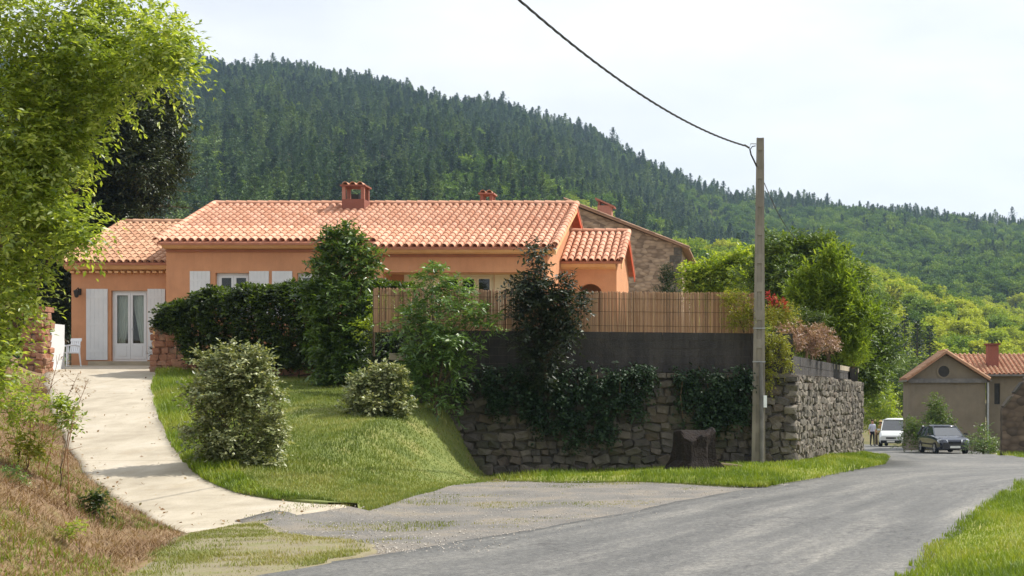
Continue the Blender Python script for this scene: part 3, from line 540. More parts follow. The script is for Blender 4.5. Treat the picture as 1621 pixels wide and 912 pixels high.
# roof: deck, cornice, tiles, ridge and verge
def deck(name, parent, x0, x1, pts, th=.07, mat=None):
    return MB().prism([(x0, y, z) for y, z in pts] + [(x0, y, z - th) for y, z in reversed(pts)], (x1 - x0, 0, 0)).build(name, mat or M['deck'], parent)
RX0, RX1 = HX0 - .12, HX1 + .33
roof = deck('roof', house, RX0, HXM - .001, [(YE, ZE), (YRG, ZRG), (2 * YRG - YE, ZE)])
deck('roof_deck', roof, HXM, RX1, [(YE2, ZE2), (YRG, ZRG + .002), (2 * YRG - YE, ZE + .002)], .072)
tiled_slope(roof, RX0 + .1, RX1 - .13, (YE2 - .04, ZE2 + .004), (YRG, ZRG + .01), M['tile'], cut=lambda x: 0 if x > HXM - .05 else math.hypot(YE - YE2, ZE - ZE2) - .02, max_single=296, me=TILE, single_rows=7)
ridge_row(roof, (RX0 + .02, YRG, ZRG + .03), (RX1 - .02, YRG, ZRG + .03), M['tile'], TILE)
ridge_row(roof, (RX1 - .03, YE2 - .05, ZE2 + .035), (RX1 - .03, YRG - .02, ZRG + .04), M['tile'], TILE, 'verge_tile', .36, 1.2)
ridge_row(roof, (RX0 + .0, YE - .05, ZE + .035), (RX0 + .0, YRG - .02, ZRG + .04), M['tile'], TILE, 'verge_tile', .36, 1.2)
for ya, yb in ((YE2, YRG), (2 * YRG - YE, YRG)):          # painted verge boards on the east gable
    za, zb = (ZE2 if ya < YRG else ZE) - .075, ZRG - .075; MB().prism([(RX1 - .05, ya, za), (RX1 - .05, yb, zb), (RX1 - .05, yb, zb - .16), (RX1 - .05, ya, za - .16)], (.035, 0, 0)).build('verge_board', M['soffit'] if ya > YRG else M['cornice'], roof)
MB().prism([(RX0 + .1, YE + .06, ZE - .07), (RX0 + .1, YW, ZE + .06), (RX0 + .1, YW, ZE - .17), (RX0 + .1, YE + .16, ZE - .14)], (HXM - RX0 - .1, 0, 0)).build('cornice', M['cornice'], house)
MB().prism([(HXM + .003, YE2 + .06, ZE2 - .07), (HXM + .003, YF, ZE2 + .06), (HXM + .003, YF, ZE2 - .17), (HXM + .003, YE2 + .16, ZE2 - .14)], (RX1 - HXM - .06, 0, 0)).build('cornice', M['cornice'], house)
box(HX0 + .02, HXM - .002, YW - .06, YW - .002, ZE - .25, ZE - .172).build('eave_shade_strip', M['eave_shade'], house); box(HXM + .004, HX1, YF - .06, YF - .002, ZE2 - .25, ZE2 - .172).build('eave_shade_strip', M['eave_shade'], house)  # thin dark strips added where the eave only throws shade on the facade
# chimneys of the house
def chimney(parent, xc, yc, zb, wd, dp, h, opening=True, tilt=0):
    ch = box(xc - wd / 2, xc + wd / 2, yc - dp / 2, yc + dp / 2, zb, zb + h * .42).build('chimney', M['brick'], parent); z0 = zb + h * .42 + .003; z1 = zb + h * .82
    k = .11
    for sx in (-1, 1):
        for sy in (-1, 1): MB().box(xc + sx * (wd / 2 - k / 2 - .005) - k / 2, xc + sx * (wd / 2 - k / 2 - .005) + k / 2, yc + sy * (dp / 2 - k / 2 - .005) - k / 2, yc + sy * (dp / 2 - k / 2 - .005) + k / 2, z0, z1).build('pier', M['brick'], ch)
    box(xc - .12, xc + .12, yc - dp * .2, yc + dp * .2, z0, z0 + (z1 - z0) * .45).build('flue', M['dark_metal'], ch)
    box(xc - wd / 2 - .05, xc + wd / 2 + .05, yc - dp / 2 - .05, yc + dp / 2 + .05, z1 + .003, z1 + .055).build('cap', M['brick'], ch)
    n = max(2, round(wd / .24)); s0 = origin(ch)
    for i in range(n):
        o = bpy.data.objects.new('cap_tile', TILE); COL.objects.link(o); o.parent = ch; o.location = Vector((xc - wd / 2 + (i + .5) * wd / n, yc - dp / 2 - .08, z1 + .05)) - s0; o.scale = (1, (dp + .16) / .44, .9)
    return ch
chimney(roof, X_(562, 46.6), 46.7, ZRG - .35, .74, .66, 1.05)
chimney(roof, X_(773, 48.4), 48.3, ZRG - .35, .44, .5, 1.02)
# west wing with the glazed door
YG = 44.5; GX0, GX1 = X_(113, YG), HX0 - .003; ge, gr = (YG - .4, Z_(416, YG - .4)), (48.4, Z_(354, 48.4)); gs = (gr[1] - ge[1]) / (gr[0] - ge[0])
dx0, dx1, dz0, dz1 = X_(176, YG), X_(233, YG), Z_(572, YG), Z_(460, YG)
wallpanel(GX0, GX1 + .2, YG, G0, ge[1] - .02, [(dx0, dx1, dz0, dz1)]).build('wall', M['stucco'], house)
MB().prism([(GX0 + .001, YG + WT + .001, G0), (GX0 + .001, 52, G0), (GX0 + .001, 52, ge[1]), (GX0 + .001, gr[0], gr[1] - .06), (GX0 + .001, YG + WT + .001, ge[1] + gs * .6 - .1)], (WT, 0, 0)).build('gable_wall', M['stucco'], house)
pane_window(house, dx0, dx1, dz0, dz1, YG + .1, 2, .5, M['white'], True)
box(dx0 - .5, dx1 + .5, YG - .5, YG - .002, G0, dz0 - .01).build('doorstep', M['terrace'], house)
for a, b in ((137, 171), (234, 262)): shutter(house, X_(a, YG), X_(b, YG), dz0 + .04, dz1 + .05, YG, M['white'], (.12, .5, .88))
rf2 = deck('wing_roof', house, GX0 - .14, HX0 + .6, [ge, gr, (2 * gr[0] - ge[0], ge[1])])
tiled_slope(rf2, GX0 - .04, HX0 + .55, (ge[0] - .04, ge[1] + .004), (gr[0], gr[1] + .01), M['tile_old'], max_single=290, me=TILE_OLD)
ridge_row(rf2, (GX0 - .12, gr[0], gr[1] + .03), (HX0 + .6, gr[0], gr[1] + .03), M['tile_old'], TILE_OLD)
ridge_row(rf2, (GX0 - .12, ge[0] - .05, ge[1] + .035), (GX0 - .12, gr[0], gr[1] + .04), M['tile_old'], TILE_OLD, 'verge_tile', .36, 1.1)
MB().prism([(GX0 - .1, YG - .34, ge[1] - .07), (GX0 - .1, YG, ge[1] + .05), (GX0 - .1, YG, ge[1] - .24), (GX0 - .1, YG - .24, ge[1] - .18)], (HX0 - GX0 + .09, 0, 0)).build('cornice', M['cornice'], house)
for i in range(int((HX0 - GX0) / .2)): box(GX0 + .05 + i * .2, GX0 + .17 + i * .2, YG - .2, YG - .003, ge[1] - .30, ge[1] - .245).build('corbel', M['cornice'], house)
# small east porch with an arch
YP = 45.6; PX0, PX1 = HX1 + .003, X_(976, YP); pe, pr = (YP - .35, Z_(414, YP - .35)), (47.7, Z_(369, 47.7)); ps = (pr[1] - pe[1]) / (pr[0] - pe[0])
ax, ar = X_(934, YP), .42; zt = Z_(449, YP) - ar
pts = [(PX0, YP, G0), (ax - ar, YP, G0), (ax - ar, YP, zt)] + [(ax - ar * math.cos(math.pi * k / 10), YP, zt + ar * math.sin(math.pi * k / 10)) for k in range(1, 10)] + [(ax + ar, YP, zt), (ax + ar, YP, G0), (PX1, YP, G0), (PX1, YP, pe[1] + .02), (PX0, YP, pe[1] + .02)]
MB().prism(pts, (0, .25, 0)).build('porch_wall', M['stucco'], house)
MB().prism([(PX1 - .25, YP + .252, G0), (PX1 - .25, 2 * pr[0] - YP, G0), (PX1 - .25, 2 * pr[0] - YP, pe[1] + .1), (PX1 - .25, pr[0], pr[1] - .06), (PX1 - .25, YP + .252, pe[1] + ps * .55 - .06)], (.25, 0, 0)).build('porch_gable_wall', M['stucco'], house)
box(PX0, PX1 - .26, YP + 1.6, YP + 1.7, G0, pe[1]).build('porch_back_wall', M['stucco'], house)
rf3 = deck('porch_roof', house, HX1 + .004, PX1 + .22, [pe, pr, (2 * pr[0] - pe[0], pe[1])])
tiled_slope(rf3, HX1 + .12, PX1 + .1, (pe[0] - .04, pe[1] + .004), (pr[0], pr[1] + .01), M['tile'], max_single=290, me=TILE)
ridge_row(rf3, (HX1 + .06, pr[0], pr[1] + .03), (PX1 + .2, pr[0], pr[1] + .03), M['tile'], TILE)
ridge_row(rf3, (PX1 + .2, pe[0] - .05, pe[1] + .035), (PX1 + .2, pr[0], pr[1] + .04), M['tile'], TILE, 'verge_tile', .36, 1.1)
for ya, yb in ((pe[0], pr[0]), (2 * pr[0] - pe[0], pr[0])): MB().prism([(PX1 + .17, ya, pe[1] - .075), (PX1 + .17, yb, pr[1] - .075), (PX1 + .17, yb, pr[1] - .25), (PX1 + .17, ya, pe[1] - .25)], (.035, 0, 0)).build('verge_board', M['soffit'] if ya > pr[0] else M['cornice'], rf3)
MB().prism([(HX1 + .01, pe[0] + .06, pe[1] - .07), (HX1 + .01, YP, pe[1] + .05), (HX1 + .01, YP, pe[1] - .22), (HX1 + .01, pe[0] + .14, pe[1] - .16)], (PX1 - HX1 - .02, 0, 0)).build('cornice', M['cornice'], house)
# wall lamp by the wing door
lp = P(126, 462, YG - .02); wl = thing('wall_lamp', lp, 'small black lantern on the wall beside the tall white shutter', 'lamp')
box(lp.x - .05, lp.x + .05, lp.y - .01, lp.y + .017, lp.z - .1, lp.z + .1).build('bracket', M['dark_metal'], wl)
MB().tube([(lp.x, lp.y - .01, lp.z + .02), (lp.x, lp.y - .1, lp.z + .12), (lp.x, lp.y - .2, lp.z + .06)], .014, 6).build('arm', M['dark_metal'], wl)
MB().tube([(lp.x, lp.y - .2, lp.z + .06), (lp.x, lp.y - .2, lp.z + .02), (lp.x, lp.y - .2, lp.z - .17), (lp.x, lp.y - .2, lp.z - .2)], [.02, .1, .06, .03], 8).build('lantern', M['dark_metal'], wl)

# ------------------------------------------------------------------ stone house behind, houses on the lane
def gable_house(): pass
YH = 62.0; sh = thing('stone_house', (X_(885, YH), YH, TERR), 'rubble stone house with a long tiled verge standing behind the orange house', 'house')
ap = P(896, 320, YH); er = P(1078, 391, YH); elx = 2 * ap.x - er.x
MB().prism([(elx, YH, TERR - .4), (er.x, YH, TERR - .4), (er.x, YH, er.z), (ap.x, YH, ap.z - .05), (elx, YH, er.z)], (0, 9, 0)).build('wall', M['rubble'], sh)
qs = MB()
sl = (ap.z - er.z) / (er.x - ap.x)
for sgn in (1, -1):
    x1 = ap.x + sgn * (er.x - ap.x + .38); zz = ap.z - sl * (er.x - ap.x + .38)
    r_ = MB().prism([(ap.x, YH - .25, ap.z + .09), (x1, YH - .25, zz + .09), (x1, YH - .25, zz + .02), (ap.x, YH - .25, ap.z + .01)], (0, 9.5, 0)).build('roof', M['tile_brown'], sh)
    if sgn > 0:
        d = Vector((x1 - ap.x, 0, zz - ap.z)); n = 18
        for i in range(n):
            o = bpy.data.objects.new('verge_tile', TILE_BROWN); COL.objects.link(o); o.parent = r_
            o.matrix_local = Matrix.Translation(Vector((x1, YH - .2, zz + .09)) - d * (i / n) - origin(r_)) @ (-d).to_track_quat('Y', 'Z').to_matrix().to_4x4() @ Matrix.Diagonal((.9, .95, .7, 1))
for k in range(9):                                           # quoins on the corner
    box(er.x - (.5 if k % 2 else .32), er.x + .015, YH - .02, YH + .4, er.z - .35 - k * .34, er.z - .03 - k * .34).build('quoin', M['stone_lit'], sh)
cc = P(958, 330, YH + 2); ch = box(cc.x - .32, cc.x + .32, YH + 1.7, YH + 2.3, cc.z - .9, cc.z + .1).build('chimney', M['brick'], sh)
MB().obox((cc.x + .02, YH + 2, cc.z + .22), .95, .75, .07, Matrix.Rotation(.42, 3, 'Y')).build('cap', M['brick'], ch)
MB().box(cc.x - .3, cc.x - .2, YH + 1.72, YH + 2.28, cc.z + .1, cc.z + .3).build('pier', M['brick'], ch)

YL = 80.0; lane = thing('village_house', (X_(1500, YL), YL, -1.4), 'ochre rendered house with round attic vent and pink tiled roof behind the dark car', 'house')
ax_, el_, er_ = P(1497, 560, YL), P(1440, 600, YL), P(1560, 600, YL); zb = -1.9
fr = MB(); vc = P(1494, 588, YL); vr = .32
MB().prism([(el_.x, YL, zb), (er_.x, YL, zb), (er_.x, YL, er_.z), (ax_.x, YL, ax_.z - .05), (el_.x, YL, el_.z)], (0, 3.6, 0)).build('wall', M['stucco2'], lane)
MB().tube([(vc.x, YL - .03, vc.z), (vc.x, YL + .01, vc.z)], [vr, vr], 16).build('round_vent', M['dark_metal'], lane)
rv = []; 
for k in range(20):
    t0, t1 = 2 * math.pi * k / 20, 2 * math.pi * (k + 1) / 20; rv.append((t0, t1))
mbv = MB()
for t0, t1 in rv: mbv.prism([(vc.x + r_ * math.cos(t), YL - .06, vc.z + r_ * math.sin(t)) for r_, t in ((vr, t0), (vr + .1, t0), (vr + .1, t1), (vr, t1))], (0, .055, 0))
mbv.build('vent_surround', M['stucco2'], lane)
box(el_.x - .1, er_.x + .1, YL - .16, YL - .002, el_.z - .22, el_.z + .02).build('string_course', M['zinc'], lane)
for sgn, e in ((1, er_), (-1, el_)):
    sl = (ax_.z - e.z) / abs(e.x - ax_.x); xo = e.x + sgn * .2; zo = e.z - sl * .2
    rr = MB().prism([(ax_.x, YL - .45, ax_.z + .12), (xo, YL - .45, zo + .12), (xo, YL - .45, zo + .02), (ax_.x, YL - .45, ax_.z + .01)], (0, 4.3, 0)).build('roof', M['tile_old'], lane)
    d = Vector((ax_.x - xo, 0, ax_.z - zo)); n = 8
    VV = []; FF = []; RR = []; b = 0; vs = np.array([v.co[:] for v in TILE.vertices]); fs = [tuple(p.vertices) for p in TILE.polygons]
    for j in range(14):
        for i in range(n):
            A = np.array(Matrix.Translation(Vector((xo, YL - .35 + j * .28, zo + .12)) + d * (i / n) - origin(rr)) @ d.to_track_quat('Y', 'Z').to_matrix().to_4x4() @ Matrix.Diagonal((1.2, 1.1, 1.0, 1)))
            VV.append(vs @ A[:3, :3].T + A[:3, 3]); FF += [tuple(k + b for k in f) for f in fs]; RR += [random.random()] * len(fs); b += len(vs)
    o = link('tiles', np_mesh('tiles', np.concatenate(VV), np.array(FF), RR), M['tile_old'], rr); o['kind'] = 'stuff'
    box(*sorted((xo + sgn * .0, xo + sgn * .1)), YL - .5, YL + 3.6, zo - .02, zo + .08).build('gutter', M['zinc'], rr)
MB().tube([(er_.x + .12, YL - .12, er_.z - .2), (er_.x + .12, YL - .12, zb)], .06, 8).build('drainpipe', M['galv'], lane)
# its east wing
YV = 81.0; we, wr = (YV - .4, Z_(593, YV - .4)), (85.0, Z_(561, 85)); vx0, vx1 = er_.x + .25, 24.0
wallpanel(vx0, vx1, YV, zb, we[1], [(X_(1574, YV), X_(1583, YV), Z_(640, YV), Z_(607, YV))]).build('wing_wall', M['stucco2'], lane)
box(X_(1572, YV), X_(1585, YV), YV + .15, YV + .2, Z_(641, YV), Z_(606, YV)).build('window', M['dark_metal'], lane)
vr_ = deck('wing_roof', lane, ax_.x + .3, vx1, [we, wr, (2 * wr[0] - we[0], we[1])])
tiled_slope(vr_, ax_.x + .45, vx1 - .1, (we[0] - .02, we[1] + .004), (wr[0], wr[1]), M['tile_old'], sp=.27, step=.36, me=TILE_OLD)
box(vx0 - .1, vx1, we[0] - .14, we[0] - .02, we[1] - .09, we[1] + .02).build('gutter', M['zinc'], lane)
chp = P(1571, 560, 82.5); c_ = box(chp.x - .32, chp.x + .32, 82.2, 82.9, chp.z - 1.3, chp.z + .5).build('chimney', M['brick_dark'], lane); box(chp.x - .42, chp.x + .42, 82.1, 83.0, chp.z + .503, chp.z + .6).build('cap', M['brick_dark'], c_)
# rough stone wall with a sloping top at the frame's edge
YN = 52.0; bn = thing('stone_wall', (X_(1621, YN), YN, -.6), 'dark rubble stone wall with sloping top at the right edge of the lane', 'wall')
b0, b1 = P(1587, 648, YN), P(1623, 602, YN); sl = (b1.z - b0.z) / (b1.x - b0.x)
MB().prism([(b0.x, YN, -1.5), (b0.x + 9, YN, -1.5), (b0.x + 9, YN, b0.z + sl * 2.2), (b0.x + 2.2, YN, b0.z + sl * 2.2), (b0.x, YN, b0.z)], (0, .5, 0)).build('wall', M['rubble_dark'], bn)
for k in range(6):
    t0 = k * .4; MB().obox((b0.x + t0 + .2, YN + .25, b0.z + sl * (t0 + .2) + .03), .48, .6, .07, Matrix.Rotation(-math.atan(sl), 3, 'Y')).build('coping_stone', M['stone'], bn)

# ------------------------------------------------------------------ retaining walls
def stone_meshes(n, mat, jit=.2):
    out = []
    for k in range(n):
        bm = bmesh.new(); bmesh.ops.create_cube(bm, size=1); bmesh.ops.bevel(bm, geom=bm.edges[:] + bm.verts[:], offset=.13, segments=1, affect='EDGES', profile=.5)
        for v in bm.verts: v.co += Vector((random.uniform(-1, 1), random.uniform(-1, 1), random.uniform(-1, 1))) * jit * .5
        me = bpy.data.meshes.new('stone'); bm.to_mesh(me); bm.free(); me.attributes.new('rnd', 'FLOAT', 'FACE'); me.materials.append(mat); out.append(me)
    return out
def course_stones(parent, p0, p1, z0f, z1, rowh, wmin, wmax, meshes, proud=.05, depth=.3, name='stone', jz=.25, roll=.14):
    """irregular courses of separate stones on the face from p0 to p1 (plan), outward normal to the right-hand side of travel"""
    p0, p1 = Vector((*p0, 0)), Vector((*p1, 0)); d = p1 - p0; Ln = d.length; d.normalize(); nrm = Vector((d.y, -d.x, 0)); off = origin(parent); ang = math.atan2(d.y, d.x); cnt = 0
    rows = []; z = z1
    while z > z0f(0) - .1 or z > z0f(1) - .1:
        hgt = rowh * random.uniform(.8, 1.25); rows.append((z - hgt, hgt)); z -= hgt
    spots = []
    for zb, hgt in rows:
        s = random.uniform(-.2, 0)
        while s < Ln:
            wd = random.uniform(wmin, wmax); sm = s + wd / 2
            if sm < Ln and zb + hgt > z0f(sm / Ln) - .05:
                hh = hgt * random.uniform(.88, 1.12); c = p0 + d * sm + nrm * (proud - depth / 2 + random.uniform(-.025, .035)) + Vector((0, 0, zb + hgt / 2 + random.uniform(-.1, .1) * hgt * jz))
                from mathutils import Euler
                spots.append((c.y, Matrix.Translation(c - off) @ Euler((random.uniform(-.06, .06), random.uniform(-roll, roll), ang + random.uniform(-.08, .08))).to_matrix().to_4x4() @ Matrix.Diagonal((wd * .97, depth, hh * .97, 1)), random.choice(meshes)))
            s += wd
    spots.sort(key=lambda q: q[0])
    for _, Mx, me in spots[:290]:
        o = bpy.data.objects.new(name, me); COL.objects.link(o); o.parent = parent; o.matrix_local = Mx
    if len(spots) > 290:
        mb = MB()
        for _, Mx, me in spots[290:]: mb.add([Mx @ v.co for v in me.vertices], [tuple(p.vertices) for p in me.polygons])
        mb.build(name + 's', meshes[0].materials[0], parent, local=True, kind='stuff')
    return len(spots)
A0, A1 = (X_(640, 31.7), 31.7), (X_(1257, 33.5), 33.5); B1 = (X_(1364, 48.9), 48.9); ZT = EYE + .527
rw = thing('retaining_wall', (*A0, 0), 'shaded fieldstone retaining wall below the bamboo screen, ivy hanging over it', 'wall')
def wallcore(parent, a, b, z0, z1, th, inset, mat, name='core'):
    a, b = Vector((*a, 0)), Vector((*b, 0)); d = (b - a).normalized(); nrm = Vector((-d.y, d.x, 0))
    q = [a + nrm * inset, b + nrm * inset, b + nrm * (inset + th), a + nrm * (inset + th)]
    return MB().prism([(p.x, p.y, z0) for p in q], (0, 0, z1 - z0)).build(name, mat, parent)
wallcore(rw, A0, A1, -.6, ZT - .02, .5, .06, M['core'])
SM = stone_meshes(8, M['stone']); SML = stone_meshes(8, M['stone_lit'])
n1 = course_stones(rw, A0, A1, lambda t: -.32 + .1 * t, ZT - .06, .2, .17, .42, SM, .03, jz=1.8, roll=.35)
def along(a, b, t): return Vector((a[0] + (b[0] - a[0]) * t, a[1] + (b[1] - a[1]) * t, 0))
LA = math.hypot(A1[0] - A0[0], A1[1] - A0[1]); dA = (along(A0, A1, 1) - along(A0, A1, 0)).normalized(); angA = math.atan2(dA.y, dA.x); nA = Vector((dA.y, -dA.x, 0))
s = 0
while s < LA - .2:                                            # coping
    l_ = random.uniform(.5, .8); p = along(A0, A1, min((s + l_ / 2) / LA, 1)); MB().obox(p + Vector((0, 0, ZT + .0)) - nA * .2, l_ - .02, .56, random.uniform(.1, .14), Matrix.Rotation(angA, 3, 'Z') @ Matrix.Rotation(random.uniform(-.02, .02), 3, 'Y')).build('coping_stone', M['stone'], rw); s += l_
ZBT = Z_(526, 33.0)
def block_wall(parent, a, b, z0, z1, bl=.42, bh=.2, inset=.12):
    wallcore(parent, a, b, z0, z1 - .01, .17, inset + .012, M['core'], 'joint_core'); d = along(a, b, 1) - along(a, b, 0); Ln = d.length; d.normalize(); nrm = Vector((-d.y, d.x, 0)); ang = math.atan2(d.y, d.x); off = origin(parent)
    me = MB().obox((0, 0, 0), bl - .012, .2, bh - .012, Matrix.Identity(3)).mesh('block'); me.materials.append(M['block']); nr = round((z1 - z0) / bh); bh2 = (z1 - z0) / nr
    for j in range(nr):
        s = -(bl / 2) * (j % 2)
        while s < Ln - .05:
            lo, hi = max(s, 0), min(s + bl, Ln)
            o = bpy.data.objects.new('block', me); COL.objects.link(o); o.parent = parent; o.location = Vector((*a, 0)) + d * ((lo + hi) / 2) + nrm * (inset + .1 + random.uniform(-.004, .004)) + Vector((0, 0, z0 + (j + .5) * bh2)) - off
            o.rotation_euler = (0, 0, ang); o.scale = ((hi - lo - .01) / (bl - .012), 1, bh2 / bh); s += bl
bw = thing('block_wall', (*A0, ZT), 'dark stained concrete block wall carrying the bamboo screen', 'wall')
block_wall(bw, A0, A1, ZT + .07, ZBT)
rs = thing('fieldstone_wall', (*A1, 0), 'sunlit rough fieldstone wall turning the corner behind the utility pole', 'wall')
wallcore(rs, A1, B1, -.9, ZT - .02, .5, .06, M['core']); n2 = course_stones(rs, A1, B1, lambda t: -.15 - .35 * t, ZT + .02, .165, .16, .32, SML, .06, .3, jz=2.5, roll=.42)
MB().prism([(*A1, -.9), (A1[0] - .55, A1[1] + .3, -.9), (A1[0] - .4, A1[1] + .6, -.9)], (0, 0, ZT + .85)).build('corner_core', M['core'], rs)
bs = thing('block_parapet', (*A1, ZT), 'weathered concrete block parapet on the sunlit fieldstone wall', 'wall')
ZST = EYE + 1.03; b_end = along(A1, B1, .80)
block_wall(bs, A1, (b_end.x, b_end.y), ZT + .03, ZST)
pe_ = along(A1, B1, .83); box(pe_.x - .12, pe_.x + .14, pe_.y - .2, pe_.y + .2, ZT + .02, ZST - .02).build('end_pier', M['block'], bs)
pe2 = along(A1, B1, .9); block_wall(bs, (pe_.x + .05, pe_.y + .25), (along(A1, B1, .97).x, along(A1, B1, .97).y), ZT + .03, ZST - .18)
# bamboo screen: panels of separate canes on posts
fe = thing('bamboo_fence', (A0[0], A0[1], ZBT), 'bamboo cane screen standing on the concrete block wall', 'fence')
fA = along(A0, A1, -.075); fB = along(A0, A1, .902); fl = (fB - fA).length; npan = 6; fn = Vector((-dA.y, dA.x, 0))
for p_ in range(npan):
    cb = MB(); s0, s1 = fl * p_ / npan, fl * (p_ + 1) / npan; s = s0 + .012; top = Z_(459.5, 32.6) + random.uniform(-.02, .02)
    while s < s1 - .01:
        r_ = random.uniform(.006, .010); b = fA + dA * s + fn * (.14 + random.uniform(-.008, .008)); lean = random.uniform(-.012, .012)
        cb.tube([(b.x, b.y, ZBT - .06), (b.x + dA.x * lean, b.y + dA.y * lean, top + random.uniform(-.03, .012))], r_, 4, False); s += r_ * 1.75
    o = cb.build('cane_panel', M['cane'], fe); o['kind'] = 'stuff'
    for hz in (.15, .5, .82):
        q0, q1 = fA + dA * s0 + fn * .124, fA + dA * s1 + fn * .124; MB().tube([(q0.x, q0.y, ZBT + (top - ZBT) * hz), (q1.x, q1.y, ZBT + (top - ZBT) * hz)], .004, 4).build('binding_wire', M['wood'], fe)
for p_ in range(npan + 1):
    q = fA + dA * (fl * p_ / npan) + fn * .19; MB().tube([(q.x, q.y, ZBT - .6), (q.x, q.y, ZBT + .95)], .025, 8).build('post', M['wood'], fe)
# return wall hidden behind the shrubs and low wall under the hedge with its stone pier
lw = thing('hedge_wall', (-13, 39.4, 1.9), 'low reddish stone wall under the clipped hedge ending in a pier by the drive', 'wall')
wallcore(lw, (-17.25, 40.45), (-9.3, 37.5), 1.3, TERR + .35, .45, 0.02, M['core'])
course_stones(lw, (-17.25, 40.45), (-9.3, 37.5), lambda t: 1.9, TERR + .35, .22, .25, .5, stone_meshes(6, M['stone_red']), .03)
wallcore(lw, (-9.3, 37.5), A0, .6, TERR + .1, .4, 0.02, M['core'], 'return_core')
q0 = P(255, 560, 40.6); pc = box(q0.x - .02, q0.x + .42, 40.3, 40.85, 1.9, Z_(519, 40.6)).build('pier', M['stone_red'], lw)
SMR = stone_meshes(6, M['stone_red'])
course_stones(lw, (q0.x - .02, 40.28), (q0.x + .8, 40.28), lambda t: 2.05, Z_(519, 40.6), .2, .2, .4, SMR, .05, .2)
box(q0.x - .09, q0.x - .03, 40.25, 40.9, 2.1, Z_(524, 40.6)).build('rendered_end', M['cornice'], lw)

# ------------------------------------------------------------------ gate pier, chair, pot on the left
gp = P(60, 600, 40.2); gz = h_drive(40.2) - .1
pl = thing('gate_pier', (gp.x, 40.2, gz), 'reddish stone gate pier left of the drive', 'pier')
box(X_(46, 40.2), X_(72, 40.2), 40.02, 40.48, gz, Z_(494, 40.2)).build('core', M['core'], pl)
course_stones(pl, (X_(44, 40.2), 40.0), (X_(74, 40.2), 40.0), lambda t: gz, Z_(494, 40.2), .2, .2, .35, SMR, .04, .2); course_stones(pl, (X_(74, 40.2), 40.0), (X_(74, 40.2), 40.5), lambda t: gz, Z_(494, 40.2), .2, .2, .3, SMR, .02, .2)
box(X_(42, 40.2), X_(76, 40.2), 39.9, 40.55, Z_(494, 40.2) + .003, Z_(486, 40.2)).build('cap', M['stone_red'], pl)
wg = thing('gate_leaf', (X_(76, 40.6), 40.6, gz), 'narrow white gate leaf folded back beside the stone pier', 'gate')
MB().prism([(X_(75, 40.6), 40.56, gz + .1), (X_(79, 40.6), 40.56, gz + .1), (X_(79, 40.6), 40.56, Z_(512, 40.6)), (X_(75, 40.6), 40.56, Z_(512, 40.6))], (0, .9, 0)).build('panel', M['white'], wg)
for z in (.5, 1.2): box(X_(75, 40.6) - .02, X_(79, 40.6) + .02, 40.54, 40.66, gz + z, gz + z + .06).build('hinge', M['dark_metal'], wg)
cp = Vector((X_(107, 42.6), 42.6, h_drive(42.6) + .02)); chair = thing('garden_chair', cp, 'white plastic garden armchair by the corner of the house', 'chair', rz=R(-25))
def lb(nm, *a): return box(*a).build(nm, M['plastic'], chair, local=True)
lb('seat', -.23, .23, -.22, .24, .40, .43)
for sx in (-1, 1):
    for sy, zt_ in ((-1, .62), (1, .60)): MB().tube([(sx * .27, sy * .25, 0), (sx * .24, sy * .22, .40), (sx * .25, sy * .22, zt_)], [.02, .025, .022], 6).build('leg', M['plastic'], chair, local=True)
    MB().tube([(sx * .25, -.25, .62), (sx * .26, 0, .65), (sx * .25, .24, .62)], [.025, .03, .025], 6).build('armrest', M['plastic'], chair, local=True)
bk = MB()
for k in range(5): bk.obox((-.17 + k * .085, .27, .62), .06, .02, .38, Matrix.Rotation(-.18, 3, 'X'))
bk.obox((0, .305, .82), .46, .025, .09, Matrix.Rotation(-.18, 3, 'X')).build('backrest', M['plastic'], chair, local=True)
po = P(247, 572, 43.4); pt = thing('potted_plant', (po.x, 43.4, TERR), 'small dark green potted plant by the white shutter', 'plant')
MB().tube([(po.x, 43.4, TERR), (po.x, 43.4, TERR + .26), (po.x, 43.4, TERR + .3)], [.1, .15, .17], 12).build('pot', M['terracotta'], pt)
link('foliage', crown_mesh([clump_sprays((po.x, 43.4, TERR + .45), (.16, .16, .2), 40, .14, 6, .07)], 'foliage', origin(pt)), M['lf_dark'], pt)

# ------------------------------------------------------------------ utility pole and cables
YPO = 33.0; pb = P(1200, 738, YPO); pole = thing('utility_pole', (pb.x, YPO, h_verge(pb.x, YPO)), 'tall grey concrete utility pole in front of the stone wall', 'pole')
pz0, pz1 = float(h_verge(pb.x, YPO)) - .3, Z_(219, YPO)
def psec(t): return .165 * (1 - t) + .088 * t, .12 * (1 - t) + .08 * t
mb = MB(); n = 40; x0p, x1p = X_(1200.5, YPO), X_(1203.5, YPO)
for sx in (-1, 1):                                            # two flanges joined by a recessed web
    V = []; Fc = []
    for k in range(n + 1):
        t = k / n; hw, hd = psec(t); xx = x0p + (x1p - x0p) * t; z = pz0 + (pz1 - pz0) * t; a, b = (hw * .45, hw) if sx > 0 else (-hw, -hw * .45)
        V += [(xx + a, YPO - hd, z), (xx + b, YPO - hd, z), (xx + b, YPO + hd, z), (xx + a, YPO + hd, z)]
    for k in range(n): Fc += [(k * 4 + j, k * 4 + (j + 1) % 4, k * 4 + 4 + (j + 1) % 4, k * 4 + 4 + j) for j in range(4)]
    Fc += [(0, 3, 2, 1), tuple(n * 4 + j for j in range(4))]; mb.add(V, Fc)
